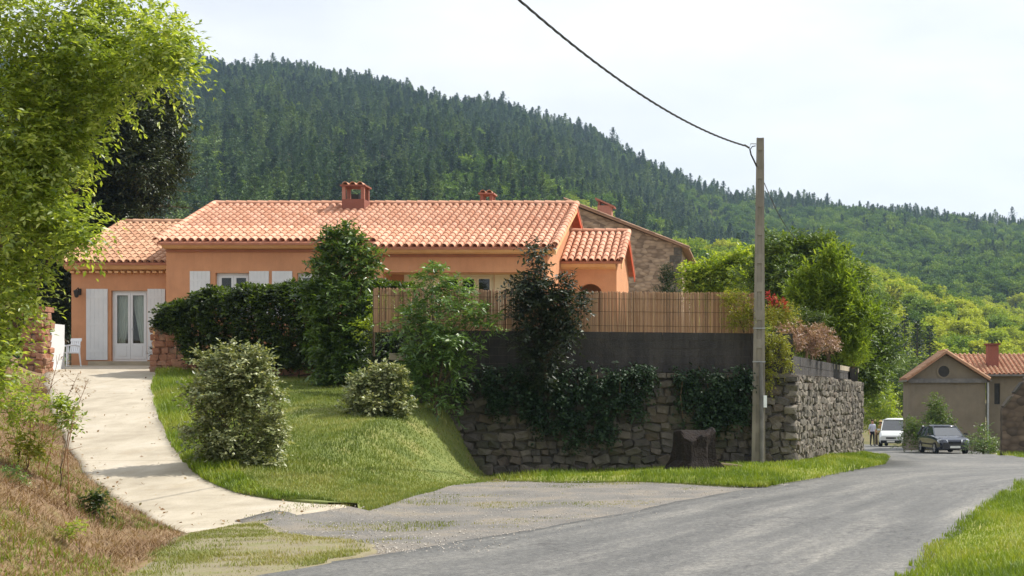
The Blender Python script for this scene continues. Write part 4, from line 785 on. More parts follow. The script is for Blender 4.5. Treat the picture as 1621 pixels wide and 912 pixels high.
for k in range(12):                                           # web, with rungs that close the recess
    t0, t1 = k / 12, (k + 1) / 12; z0_, z1_ = pz0 + (pz1 - pz0) * t0, pz0 + (pz1 - pz0) * t1; hw, hd = psec((t0 + t1) / 2); xx = x0p + (x1p - x0p) * (t0 + t1) / 2; hw *= .47
    mb.box(xx - hw, xx + hw, YPO - hd * .72, YPO + hd * .72, z0_, z1_); mb.box(xx - hw, xx + hw, YPO - hd * .97, YPO + hd * .97, z1_ - .3, z1_ - .08)
mb.build('shaft', M['pole'], pole)
for py in (520, 573):
    z = Z_(py, YPO); t = (z - pz0) / (pz1 - pz0); hw, hd = psec(t); xx = x0p + (x1p - x0p) * t; box(xx - hw - .012, xx + hw + .012, YPO - hd - .012, YPO + hd + .012, z - .012, z + .012).build('metal_band', M['galv'], pole)
cx_ = X_(1205.5, YPO - .15); MB().tube([(cx_, YPO - .16, pz0 + .3), (cx_, YPO - .15, Z_(640, YPO)), (cx_ - .01, YPO - .135, Z_(575, YPO))], .045, 8).build('conduit', M['zinc'], pole)
bx_ = X_(1211, YPO); box(bx_ - .035, bx_ + .045, YPO - .17, YPO - .1, Z_(645, YPO), Z_(626, YPO)).build('junction_box', M['plastic'], pole)
tp = P(1186, 236, YPO); topx = X_(1197, YPO)
MB().tube([(topx, YPO - .09, Z_(229, YPO)), (tp.x + .04, YPO - .12, Z_(229, YPO)), (tp.x, YPO - .14, tp.z)], .012, 6).build('bracket', M['galv'], pole)
MB().tube([tp + Vector((0, -.14, 0)), tp + Vector((-.1, -.35, .03))], .022, 6).build('clamp', M['dark_metal'], pole)
far = P(822, 0, 21.0); cab = []
p0c = tp + Vector((-.05, -.25, .02)); dirc = far - p0c
for k in range(61):
    t = k / 60 * 1.9; q = p0c + dirc * t; q.z += -1.25 * t * (1 - t) * (1 if t < 1 else .6); cab.append(q)
cabt = thing('overhead_cable', (p0c.x, p0c.y, p0c.z), 'thick twisted black cable sagging from the top left sky to the pole', 'cable')
tw = [MB() for _ in range(3)]
for s_ in range(3):
    pts = []
    for i in range(60):
        for q in range(6):
            k = i + q / 6; a = cab[i].lerp(cab[i + 1], q / 6); ph = k * 2.6 + s_ * 2.09; pts.append(a + Vector((.011 * math.cos(ph), 0, .011 * math.sin(ph))))
    tw[s_].tube(pts, .0115, 5).build('strand', M['cable'], cabt)
dc = thing('drop_cable', (topx, YPO, Z_(262, YPO)), 'short black cable loop hanging at the pole head', 'cable')
MB().tube([P(1187, 236, YPO - .15), P(1189, 245, YPO - .15), P(1193, 253, YPO - .14), P(1198, 264, YPO - .1)], .02, 6).build('strand', M['cable'], dc)
MB().tube([P(1188, 236, YPO - .13), P(1191, 232, YPO - .13), P(1196, 231, YPO - .1)], .012, 6).build('loop', M['cable'], dc)
sv = thing('service_cable', P(1211, 290, YPO), 'thin black cable dropping from the pole towards the garden trees', 'cable')
a_, b_ = P(1210, 290, YPO - .05), P(1262, 378, 46); pts = []
for k in range(13):
    t = k / 12; q = a_.lerp(b_, t); q.z -= .8 * t * (1 - t); pts.append(q)
MB().tube(pts, .011, 6).build('strand', M['cable'], sv)
#@@PART2
# ------------------------------------------------------------------ woods on the hills
def proto(name, parts, mat, trunk_h, tr):
    V, Fc, r = cat(parts); mb = MB().tube([(0, 0, -1), (.1, 0, trunk_h * .5), (0, .1, trunk_h)], [tr, tr * .7, tr * .3], 5); nv = len(V)
    me = bpy.data.meshes.new(name); vt = mb.mesh('t'); tv = np.array([v.co[:] for v in vt.vertices]); tf = [tuple(p.vertices) for p in vt.polygons]
    me.from_pydata(np.concatenate([V, tv]).tolist(), [], Fc.tolist() + [tuple(i + nv for i in f) for f in tf]); a = me.attributes.new('rnd', 'FLOAT', 'FACE'); a.data.foreach_set('value', np.concatenate([r, np.full(len(tf), .3)]).astype(np.float32))
    me.materials.append(mat); me.materials.append(M['wood']); mi = np.zeros(len(me.polygons), np.int32); mi[len(Fc):] = 1; me.polygons.foreach_set('material_index', mi); me.update()
    return bpy.data.objects.new(name, me)
def pine_proto(k):
    ps = []; H = 11 + k * .5; o = []; d = []; Ls = []
    for z in np.linspace(1.2, H - .2, 15):
        rr = (2.9 + .25 * k) * (1 - (z / (H + .3)) ** (1.2 + .35 * k)) * random.uniform(.65, 1.2) + .2
        for q in range(7):
            a = random.uniform(0, 6.28); o.append((0, 0, z + random.uniform(-.3, .3))); d.append((math.cos(a), math.sin(a), .25 + .5 * (z / H))); Ls.append(rr * random.uniform(.7, 1.2))
    ps.append(sprays(np.array(o, float), np.array(d), np.array(Ls), 9, .62, .6, .10, .9, .45)); ps.append(sprays(np.array([(0, 0, H - 1.6 + q * .25) for q in range(5)], float), np.array([(.12 * math.cos(q * 2), .12 * math.sin(q * 2), 1) for q in range(5)]), 1.5, 7, .3, .5, 0)); return proto('pine', ps, M['far_pine'], 11.5, .16)
def broad_proto(k, mat, R_=3.4):
    ps = []; 
    for q in range(24):
        u = unit(rng.normal(0, 1, 3)); c = np.array([0, 0, 4.6]) + u * np.array([R_ * .62, R_ * .62, 2.3]) * rng.uniform(.5, 1); ps.append(clump_sprays(c, (1.1, 1.1, .9), 20, .55, 6, .45, wd=.7))
    return proto('broadleaf_tree', ps, mat, 4.6, .2)
def scatter(name, label, pts, scl, protos):
    me = bpy.data.meshes.new(name); n = len(pts); me.vertices.add(n); me.vertices.foreach_set('co', np.asarray(pts, np.float32).ravel())
    a = me.attributes.new('scl', 'FLOAT', 'POINT'); a.data.foreach_set('value', np.asarray(scl, np.float32)); a = me.attributes.new('rot', 'FLOAT_VECTOR', 'POINT')
    rv = np.zeros((n, 3), np.float32); rv[:, 2] = rng.uniform(0, 6.28, n); a.data.foreach_set('vector', rv.ravel()); a = me.attributes.new('k', 'INT', 'POINT'); a.data.foreach_set('value', rng.integers(0, len(protos), n).astype(np.int32))
    o = link(name, me, None); tag(o, label, 'forest', kind='stuff'); ng = bpy.data.node_groups.new(name + '_scatter', 'GeometryNodeTree'); ng.interface.new_socket('Geometry', in_out='INPUT', socket_type='NodeSocketGeometry'); ng.interface.new_socket('Geometry', in_out='OUTPUT', socket_type='NodeSocketGeometry')
    N = ng.nodes; gi = N.new('NodeGroupInput'); go = N.new('NodeGroupOutput'); jn = N.new('GeometryNodeJoinGeometry'); lk = ng.links.new
    def na(nm, ty):
        q = N.new('GeometryNodeInputNamedAttribute'); q.data_type = ty; q.inputs['Name'].default_value = nm; return q.outputs['Attribute']
    sc_, ro, kk = na('scl', 'FLOAT'), na('rot', 'FLOAT_VECTOR'), na('k', 'INT')
    for i, p in enumerate(protos):
        oi = N.new('GeometryNodeObjectInfo'); oi.inputs['Object'].default_value = p; oi.inputs['As Instance'].default_value = True; ip = N.new('GeometryNodeInstanceOnPoints')
        cm = N.new('FunctionNodeCompare'); cm.data_type = 'INT'; cm.operation = 'EQUAL'; cm.inputs[3].default_value = i; lk(kk, cm.inputs[2]); lk(cm.outputs[0], ip.inputs['Selection'])
        lk(gi.outputs[0], ip.inputs['Points']); lk(oi.outputs['Geometry'], ip.inputs['Instance']); lk(sc_, ip.inputs['Scale']); lk(ro, ip.inputs['Rotation']); lk(ip.outputs[0], jn.inputs[0])
    lk(jn.outputs[0], go.inputs[0]); md = o.modifiers.new('scatter', 'NODES'); md.node_group = ng; return o
XX, YY = [], []
for y in np.arange(172, 1010, 5.6):
    stepx = 4.3 if y > 300 else 4.3; x = np.arange(-.64 * y, .30 * y, stepx); XX.append(x + rng.uniform(-2.4, 2.4, len(x))); YY.append(y + rng.uniform(-2.8, 2.8, len(x)))
XX = np.concatenate(XX); YY = np.concatenate(YY); ZZ = h_far(XX, YY); PXX = CX + F * XX / YY
main_only = (CY - np.interp(PXX, [a for a, b in SKY], [b for a, b in SKY])) / F * YR
frac = np.clip((ZZ + 3) / np.maximum(main_only, 1), 0, 1.2)
spz = (CY - np.interp(PXX, [a for a, b in SPUR], [b for a, b in SPUR])) / F * YS
on_spur = (YY < YS + 95) & (PXX > 900)
rn = rng.uniform(0, 1, len(XX)); pn = .5 + .3 * np.sin(XX * .05 + np.sin(YY * .03) * 2) + .2 * np.sin(YY * .06 + XX * .11)
kind = np.zeros(len(XX), int)                                  # 0 pine 1 green broadleaf 2 yellow green broadleaf
right = PXX > 1130 + 60 * np.sin(YY * .02)
rb_ = right & (frac < .86); kind[rb_] = np.where(rn[rb_] < .94 - .6 * (pn[rb_] > .74), 1, 0)
low = (~right) & (PXX > 700) & (frac < .45) & (rn < .38); kind[low] = 1; kind[(~right) & (rn > .95)] = 1
kind[on_spur] = np.where(rn[on_spur] < .84, 2, np.where(rn[on_spur] < .96, 1, 0))
scl = rng.uniform(.55, 1.25, len(XX)); scl[kind > 0] *= 1.1; scl[kind == 0] *= .84; scl[(kind == 0) & right] *= .8; scl[on_spur] *= .72; scl[on_spur & (kind == 0)] *= .9; scl[(kind == 0) & (rng.uniform(0, 1, len(XX)) > .93)] *= 1.3
PT = np.stack([XX, YY, ZZ - .3], 1)
pines = [pine_proto(k) for k in range(5)]; brs = [broad_proto(k, M['far_broad']) for k in range(3)]; yls = [broad_proto(k, M['far_yellow']) for k in range(3)]
scatter('pine_forest', 'dense dark pine forest covering the hill behind the houses', PT[kind == 0], scl[kind == 0], pines)
scatter('broadleaf_forest', 'green broadleaved wood on the far slope at the right', PT[kind == 1], scl[kind == 1], brs)
scatter('oak_scrub', 'sunlit yellow green scrub wood on the near slope above the lane', PT[kind == 2], scl[kind == 2], yls)

# ------------------------------------------------------------------ garden and roadside plants
bz = float(h_bank(np.array(X_(5, 18.2)), np.array(18.2)))
plant('ash_tree', 'big sunlit ash tree filling the left edge with feathery bright leaves', 'tree', (X_(-20, 18.2), 18.2, bz - .2),
      [(60, 55, 17, 105), (165, 45, 17.6, 75), (238, 35, 17.2, 42), (235, 100, 16.6, 48), (278, 98, 16.4, 26), (198, 128, 17, 36), (165, 170, 17, 28), (80, 280, 17, 46), (290, 62, 16.6, 16), (262, 70, 16.8, 24), (84, 368, 16.8, 15), (105, 150, 17.2, 72), (45, 225, 16.8, 92), (120, 235, 17.2, 30), (50, 340, 16.6, 70), (78, 318, 17, 28), (118, 374, 16.6, 13), (15, 430, 16.6, 42), (50, 412, 16.6, 18), (8, 520, 16.4, 40), (5, 590, 16, 36), (30, 470, 16.4, 30), (-90, 120, 17.5, 120), (-90, 350, 17.5, 110)],
      M['lf_ash'], .34, 11, .082, 400, trunk=[P(30, 60, 17.4), P(-40, 120, 17.5), P(110, 60, 17.6), P(40, 260, 17.2), P(-60, 300, 17.4), P(150, 100, 17.6), P(215, 60, 17.4), P(60, 150, 17.2), P(-30, 420, 17), P(20, 380, 16.9)], r0=.07, stem='trunk', droop=.35, wd=.46, upb=.1)
plant('evergreen_tree', 'dark evergreen tree behind the west wing and the wall lamp', 'tree', (X_(120, 53), 53, TERR - .3),
      [(200, 255, 53, 72), (225, 200, 53, 52), (120, 300, 52, 82), (100, 420, 51, 62), (80, 500, 51, 46), (180, 330, 53, 62), (60, 400, 52, 60), (150, 200, 53, 70), (90, 180, 53, 70), (40, 300, 52, 60), (60, 540, 51, 40), (250, 190, 54, 36), (262, 245, 54, 26), (246, 292, 54, 34), (170, 275, 53, 66), (215, 150, 54, 50), (130, 380, 52, 40)],
      M['lf_dark'], .55, 8, .17, 210, r0=.25, stem='trunk', droop=.3)
ct = thing('cedar', (X_(215, 56), 56, TERR - .3), 'dark cedar with drooping branch tips left of the long roof', 'tree')
parts = []; cb = MB(); cx0 = X_(222, 56)
for k in range(46):
    z = Z_(150, 56) - k * .155; a = k * 2.4; ln = (1.2 + .045 * k) * random.uniform(.75, 1.15); dv = np.array([math.cos(a), math.sin(a), .12]); b0_ = np.array([cx0, 56, z])
    cb.tube([Vector(b0_), Vector(b0_ + dv * ln * .5), Vector(b0_ + dv * ln + np.array([0, 0, -.15]))], [.05, .03, .01], 5, False)
    ts = rng.uniform(.2, 1, 16); parts.append(sprays(b0_ + dv * ln * ts[:, None], dv + rng.normal(0, .5, (16, 3)) * np.array([1, 1, .2]), .6, 8, .16, .35, .25))
link('crown', crown_mesh(parts, 'crown', origin(ct)), M['lf_cedar'], ct); cb.tube([(cx0, 56, TERR - .3), (cx0, 56, Z_(150, 56))], [.3, .06], 8); cb.build('trunk', M['wood'], ct)
# clipped hedge on the low wall
hd = thing('hedge', (-13.2, 39.2, TERR), 'clipped green hedge growing over the low stone wall in front of the house', 'hedge')
hp0, hp1 = np.array([-16.75, 40.4]), np.array([-9.2, 37.55]); n = 18000; t = rng.uniform(0, 1, n); dd = (hp1 - hp0) / np.linalg.norm(hp1 - hp0); nn_ = np.array([dd[1], -dd[0]]); v = rng.uniform(0, 1, n)
topz = np.interp(t, [0, .06, .15, .5, 1], [4.02, 4.1, 4.42, 4.55, 4.5]) + .09 * np.sin(t * 38) + .06 * np.sin(t * 91 + 1); botz = np.interp(t, [0, .09, .12, 1], [3.55, 3.5, 2.6, 2.3]); dep = rng.uniform(-.35, .62, n)
onfront = rng.uniform(0, 1, n) < .55; zz = np.where(onfront, botz + (topz - botz) * v, topz - .18 * rng.uniform(0, 1, n)); depth = np.where(onfront, .5 + .14 * rng.normal(0, 1, n) + .12 * np.sin(t * 50 + zz * 4), dep)
base2 = hp0 + dd * (t * np.linalg.norm(hp1 - hp0))[:, None] + nn_ * depth[:, None]; oo = np.column_stack([base2, zz]); dr = np.where(onfront[:, None], np.array([nn_[0], nn_[1], .25]), np.array([0, 0, 1.0])) + rng.normal(0, .5, (n, 3))
link('foliage', crown_mesh([sprays(oo, dr, .22, 7, .10, .6, .2)], 'foliage', origin(hd)), M['lf_hedge'], hd)
cb = MB(); 
for k in range(24):
    q = hp0 + dd * (k + .5) / 24 * np.linalg.norm(hp1 - hp0) + nn_ * .1; stems(cb, (q[0], q[1], TERR), [(q[0] + random.uniform(-.2, .2), q[1] + random.uniform(-.2, .2), 4.1)], .025)
cb.build('stem', M['wood'], hd)
plant('laurel_tree', 'dense dark green laurel tree in front of the house at the hedge end', 'tree', (X_(535, 36), 36, 1.85),
      [(545, 402, 36, 34), (512, 425, 36, 26), (574, 425, 36, 28), (540, 455, 36, 44), (500, 470, 36, 22), (585, 480, 36, 20), (515, 500, 36, 32), (558, 505, 36, 36), (530, 548, 36, 38), (548, 366, 36, 14), (590, 408, 36, 12), (560, 570, 36, 28), (505, 560, 36, 26), (568, 384, 36, 14), (520, 385, 36, 12), (525, 598, 36, 26)], M['lf_laurel'], .32, 8, .15, 260, r0=.06, stem='trunk', upb=.4)
plant('dark_shrub', 'dark shaded shrub between the laurel tree and the pinnate leaved sapling', 'shrub', (X_(612, 34), 34, 1.6), [(612, 540, 34, 34), (630, 575, 34, 34), (600, 580, 34, 32), (640, 530, 34, 22)], M['lf_sumac'], .3, 8, .11, 260)
plant('yellowing_shrub', 'small yellow green shrub at the foot of the bamboo screen', 'shrub', (X_(600, 34.6), 34.6, 1.7), [(600, 500, 34.6, 17), (585, 518, 34.6, 18), (612, 478, 34.6, 13)], M['lf_lime'], .25, 7, .11, 230)
plant('pinnate_sapling', 'bushy sapling with long feathered leaves in front of the bamboo screen', 'sapling', (X_(690, 31.0), 31.0, 1.1),
      [(682, 438, 31, 22), (690, 470, 31, 36), (662, 498, 31, 30), (735, 478, 31, 28), (760, 502, 31, 24), (655, 545, 31, 40), (702, 525, 31, 42), (682, 590, 31, 42), (725, 540, 31, 32), (640, 520, 31, 22), (690, 628, 31, 28), (650, 590, 31, 28), (720, 580, 31, 24)], M['lf_walnut'], .46, 13, .14, 85, r0=.045, stem='trunk', droop=.55, upb=.5, wd=.32)
plant('dark_leaved_sapling', 'slender sapling with very dark leaves against the block wall', 'sapling', (X_(864, 31.75), 31.75, ZT - .1),
      [(848, 398, 31.7, 15), (853, 428, 31.7, 19), (890, 455, 31.7, 24), (845, 475, 31.7, 30), (875, 488, 31.7, 38), (905, 478, 31.7, 20), (833, 510, 31.7, 24), (865, 535, 31.7, 36), (852, 568, 31.7, 24), (902, 520, 31.7, 18), (862, 595, 31.7, 14), (835, 460, 31.7, 18)], M['lf_sumac'], .34, 9, .12, 240, r0=.04, stem='trunk', droop=.4, upb=.5)
def lz(x, y): return float(h_lawn(np.array(x), np.array(y)))
plant('variegated_shrub', 'tall cream and green variegated shrub beside the drive', 'shrub', (X_(375, 23.3), 23.3, lz(X_(375, 23.3), 23.3) - .05),
      [(340, 595, 23.3, 36), (388, 585, 23.3, 36), (350, 640, 23.3, 46), (402, 640, 23.3, 40), (335, 692, 23.3, 32), (378, 700, 23.3, 52), (415, 690, 23.3, 28), (370, 738, 23.3, 30), (325, 640, 23.3, 24), (405, 600, 23.3, 26), (322, 575, 23.3, 11), (364, 562, 23.3, 13), (402, 566, 23.3, 12), (430, 625, 23.3, 14), (308, 622, 23.3, 12), (436, 664, 23.3, 11), (304, 684, 23.3, 13), (428, 712, 23.3, 13), (335, 728, 23.3, 16)], M['lf_vari'], .26, 9, .07, 620, r0=.025, upb=.5, wd=.6, group='variegated shrubs on the lawn')
plant('variegated_shrub', 'smaller rounded cream and green variegated shrub at the top of the lawn', 'shrub', (X_(595, 29.6), 29.6, lz(X_(595, 29.6), 29.6) - .05),
      [(578, 602, 29.6, 30), (620, 602, 29.6, 28), (597, 635, 29.6, 40), (562, 640, 29.6, 22), (630, 636, 29.6, 24)], M['lf_vari'], .2, 8, .085, 620, r0=.022, upb=.5, wd=.6, group='variegated shrubs on the lawn')
# ivy hanging over the stone wall
def inpoly(px, py, poly):
    c = np.zeros(len(px), bool); j = len(poly) - 1
    for i in range(len(poly)):
        (xi, yi), (xj, yj) = poly[i], poly[j]; c ^= ((yi > py) != (yj > py)) & (px < (xj - xi) * (py - yi) / (yj - yi + 1e-9) + xi); j = i
    return c
def wallY(px):                                                  # where the sight line of a column meets the wall face
    u = (px - CX) / F; (x0, y0), (x1, y1) = A0, A1; m_ = (y1 - y0) / (x1 - x0); return (y0 - m_ * x0) / (1 - m_ * u)
def ivy(label, poly, N):
    px = rng.uniform(min(a for a, b in poly), max(a for a, b in poly), N); py = rng.uniform(min(b for a, b in poly), max(b for a, b in poly), N); wv_ = 14 * np.sin(px * .11) + 9 * np.sin(px * .27 + 1); k = inpoly(px + rng.normal(0, 9, N), py + wv_ * (py > 600) + rng.normal(0, 9, N), poly) & (rng.uniform(0, 1, N) < .25 + .75 * (np.sin(px * .09 + py * .05) * np.sin(py * .11 - px * .03) > -.25)); px, py = px[k], py[k]
    Yv = wallY(px) - .12 - rng.uniform(0, 1, len(px)) ** 2 * .28; oo = np.column_stack([(px - CX) / F * Yv, Yv, EYE + (CY - py) / F * Yv]); c0 = oo.mean(0)
    t = thing('ivy', Vector(c0), label, 'ivy', 'ivy on the retaining wall'); link('foliage', crown_mesh([sprays(oo, np.array([0, -.55, -.6]) + rng.normal(0, .5, (len(oo), 3)), .25, 7, .075, .75, .3)], 'foliage', c0), M['lf_ivy'], t)
    mb = MB()
    for q in range(14):
        a = oo[rng.integers(len(oo))]; Yw = a[1]; mb.tube([(a[0], Yw + .05, ZT), (a[0] + random.uniform(-.1, .1), Yw, (ZT + a[2]) / 2), (a[0], Yw, a[2])], .012, 5, False)
    mb.build('stem', M['wood'], t)
ivy('wide mass of dark ivy hanging below the dark sapling', [(720, 592), (800, 575), (900, 582), (1040, 572), (1035, 620), (985, 660), (955, 690), (915, 702), (875, 690), (850, 660), (800, 640), (740, 612)], 3600)
ivy('pointed mass of dark ivy hanging left of the utility pole', [(1062, 582), (1192, 578), (1192, 620), (1180, 655), (1150, 682), (1118, 680), (1095, 650), (1075, 615)], 1700)
# tree stump and stick
sx_, sy_ = X_(1096, 29.9), 29.9; sz_ = float(h_verge(np.array(sx_), np.array(sy_))); stp = thing('tree_stump', (sx_, sy_, sz_), 'big dark flat-topped tree stump against the foot of the wall', 'stump')
V = []; Fc = []; nseg = 20
for i, (zz_, rr_) in enumerate(((-.1, .62), (.05, .52), (.22, .43), (.5, .40), (.74, .42), (.78, .38))):
    for k in range(nseg): a = 2 * math.pi * k / nseg; q = rr_ * (1 + .16 * math.sin(3 * a + i * .3) + .10 * math.sin(7 * a + 1) + .06 * math.sin(11 * a + i)) * (1 + .35 * max(0, math.sin(2 * a + .5)) * (i < 2)); V.append((sx_ + q * math.cos(a), sy_ + q * .8 * math.sin(a), sz_ + zz_ + (.09 * math.sin(2 * a + 1) + .05 * math.sin(5 * a)) * (i > 3)))
for i in range(5): Fc += [(i * nseg + k, i * nseg + (k + 1) % nseg, (i + 1) * nseg + (k + 1) % nseg, (i + 1) * nseg + k) for k in range(nseg)]
MB().add(V, Fc).build('trunk', M['stump'], stp); MB().add(V[-nseg:], [tuple(range(nseg))]).build('cut_face', M['stump'], stp)
st0 = P(1142, 738, 30.6); tag(MB().tube([(st0.x, 30.6, .16), (st0.x + .2, 30.45, .15), (st0.x + .45, 30.2, .14)], [.035, .03, .02], 6).build('fallen_branch', surf('pale_wood', lin(170, 150, 120), lin(190, 170, 140), 6)), 'pale broken branch lying in the grass near the stump', 'branch')
# garden above the side wall
plant('broadleaf_tree', 'large dense green tree behind the utility pole', 'tree', (X_(1300, 52), 52, TERR - .3),
      [(1230, 415, 52, 42), (1285, 405, 52, 42), (1335, 440, 52, 44), (1372, 500, 52, 34), (1232, 470, 51, 50), (1385, 560, 52, 26), (1300, 470, 51, 56), (1200, 440, 52, 30), (1390, 520, 52, 22), (1360, 560, 51, 34), (1260, 390, 52, 22), (1310, 520, 51, 50), (1250, 530, 51, 44), (1340, 412, 52, 20), (1375, 600, 51, 28), (1395, 545, 52, 26), (1400, 490, 53, 18), (1395, 590, 52, 22)], M['lf_broad'], .45, 8, .16, 190, r0=.2, stem='trunk', upb=.3)
plant('thuja', 'feathery bright green conifer in front of the large green tree', 'conifer', (X_(1312, 43), 43, TERR - .1),
      [(1312, 425, 43, 20, 1.5), (1300, 460, 43, 34, 1.3), (1330, 470, 43, 34, 1.3), (1285, 490, 43, 34, 1.2), (1345, 510, 43, 32, 1.3), (1312, 515, 43, 46), (1262, 480, 43, 16, 1.4), (1275, 455, 43, 16, 1.4), (1350, 555, 43, 26)], M['lf_thuja'], .5, 10, .2, 130, r0=.06, stem='trunk', outward=.6, upb=1.2, droop=.05, wd=.3, side=.55)
plant('clipped_bush', 'rounded clipped green bush above the pinkish shrub', 'shrub', (X_(1276, 40), 40, TERR), [(1276, 505, 40, 26, .6), (1258, 510, 40, 16, .7), (1296, 510, 40, 16, .7)], M['lf_hedge'], .14, 7, .055, 900)
plant('bronze_shrub', 'pinkish bronze leaved shrub spilling over the block parapet', 'shrub', (X_(1285, 37.6), 37.6, TERR), [(1256, 524, 36.2, 17), (1280, 524, 37.4, 20), (1305, 532, 38.6, 20), (1320, 545, 39.4, 12), (1290, 545, 37.2, 16), (1268, 540, 36.6, 12)], M['lf_pink'], .16, 8, .06, 800)
plant('red_flowering_shrub', 'shrub with upright crimson flower spikes right of the pole', 'shrub', (X_(1236, 37), 37, TERR), [(1230, 500, 37, 20), (1250, 500, 37, 14), (1218, 495, 37, 12)], M['lf_vine'], .2, 7, .06, 600, group=None)
fs = bpy.data.objects['red_flowering_shrub']; pts = [(1216, 468), (1226, 476), (1240, 478), (1244, 487), (1232, 482), (1219, 480)]
for a, b in pts: link('flower_spike', crown_mesh([clump_sprays(P(a, b, 37), (.05, .05, .13), 26, .08, 6, .035, upb=1)], 'flower_spike', origin(fs)), M['lf_red'], fs)['kind'] = 'stuff'
plant('broom_shrub', 'spiky fresh green shrub at the end of the block parapet', 'shrub', (X_(1350, 43.5), 43.5, TERR - .1), [(1352, 545, 43.5, 24, 1.1), (1345, 570, 43, 18), (1362, 570, 43.5, 18), (1340, 545, 43, 14)], M['lf_thuja'], .4, 10, .12, 330, outward=.6, upb=1.0, wd=.12, droop=.1, side=.35)
plant('trailing_vine', 'yellow green vine trailing over the parapet beside the pole', 'vine', (X_(1228, 33.9), 33.9, ZST), [(1220, 535, 33.2, 13), (1236, 540, 33.3, 14), (1218, 560, 33.2, 11), (1245, 555, 33.3, 10), (1220, 585, 33.2, 9), (1248, 575, 33.3, 8), (1214, 610, 33.2, 7)], M['lf_vine'], .18, 7, .055, 900, droop=.8, upb=-.3)
plant('fence_climber', 'brownish climbing plant covering the end of the bamboo screen', 'climber', (X_(1178, 33.2), 33.2, ZBT), [(1162, 480, 33.0, 15), (1178, 475, 33.0, 16), (1170, 505, 33.0, 18), (1186, 505, 33.0, 15), (1150, 468, 33, 8)], M['lf_vine'], .16, 7, .06, 700, r0=.02)
plant('dwarf_conifer', 'small dark pointed conifer rising behind the bamboo screen', 'conifer', (X_(1055, 41), 41, TERR), [(1055, 440, 41, 12, 1.2), (1055, 455, 41, 17), (1055, 480, 41, 22)], M['lf_cedar'], .25, 9, .09, 450, outward=.5, upb=1.2, wd=.2, droop=.05)
plant('fig_tree', 'bright green leafy tree right of the stone house', 'tree', (X_(1125, 58), 58, TERR - .3), [(1098, 440, 58, 24), (1130, 440, 58, 28), (1160, 430, 58, 28), (1182, 415, 58, 22), (1110, 462, 58, 26), (1150, 462, 58, 28), (1178, 455, 57, 26)], M['lf_lime'], .4, 7, .2, 150, r0=.14, stem='trunk')
# lane vegetation
def wood_at(name, label, cl, m_, Ls, n, ls, dens, **kw):
    px = sum(c[0] for c in cl) / len(cl); Y = sum(c[2] for c in cl) / len(cl); x = X_(px, Y); z = float(np.where(Y < 100, h_road(Y), h_far(np.array(x), np.array(Y)))) - .1
    return plant(name, label, kw.pop('cat', 'tree'), (x, Y, z), cl, m_, Ls, n, ls, dens, **kw)
wood_at('hazel_bush', 'tall green hazel behind the two people at the wall end', [(1378, 620, 106, 26), (1385, 650, 105, 28), (1370, 600, 107, 22), (1398, 630, 107, 24), (1408, 660, 106, 22)], M['lf_lime'], .6, 7, .22, 70, r0=.1, cat='bush')
wood_at('dark_fir', 'dark fir tree left of the ochre house', [(1412, 560, 124, 22, 1.4), (1412, 600, 124, 28), (1408, 530, 124, 14, 1.4)], M['lf_cedar'], .8, 9, .28, 50, r0=.15, stem='trunk', group='dark firs by the village house')
for (px, tp_) in ((1432, 500), (1452, 508), (1472, 516)):
    lab = {1432: 'leftmost of three dark pointed firs behind the ochre house', 1452: 'middle one of three dark pointed firs behind the ochre house', 1472: 'rightmost of three dark pointed firs behind the ochre house'}[px]
    Yc = 150 + (px - 1432) * .3; t = thing('fir_tree', (X_(px, Yc), Yc, float(h_far(X_(px, Yc), Yc)) - .3), lab, 'fir', 'dark firs by the village house'); zt_ = Z_(tp_, Yc); z0 = t.location.z; o_ = []; d_ = []; l_ = []
    for k in range(130):
        q = k / 130; a = k * 2.4; o_.append((t.location.x, Yc, zt_ - (zt_ - z0 - .8) * q)); d_.append((math.cos(a), math.sin(a), .2 - .3 * q)); l_.append(.25 + 1.9 * q ** .8 * random.uniform(.8, 1.15))
    link('crown', crown_mesh([sprays(np.array(o_), np.array(d_), np.array(l_), 10, .38, .4, .2)], 'crown', t.location), M['lf_cedar'], t); MB().tube([(t.location.x, Yc, z0), (t.location.x, Yc, zt_ - .2)], [.2, .04], 6).build('trunk', M['wood'], t)
wood_at('young_tree', 'mid green tree between the dark fir and the ochre house', [(1430, 590, 110, 20), (1440, 575, 112, 16), (1425, 620, 108, 20), (1428, 640, 108, 14)], M['lf_broad'], .6, 7, .22, 70, r0=.1)
wood_at('roadside_bush', 'wild pale green bush behind the dark car', [(1456, 674, 75, 20), (1475, 662, 75, 24), (1490, 655, 75, 18), (1452, 692, 74, 18), (1470, 690, 74, 24), (1500, 672, 75, 18), (1480, 640, 75, 11), (1436, 686, 75, 14), (1440, 668, 75, 12), (1428, 698, 75, 10)], M['lf_broad'], .4, 7, .14, 120, cat='bush')
wood_at('elder_bush', 'shaggy bush between the dark car and the stone wall', [(1548, 690, 62, 14), (1560, 700, 61, 16), (1545, 705, 61, 12), (1575, 708, 60, 12), (1556, 678, 62, 9)], M['lf_laurel'], .3, 7, .11, 200, cat='bush')

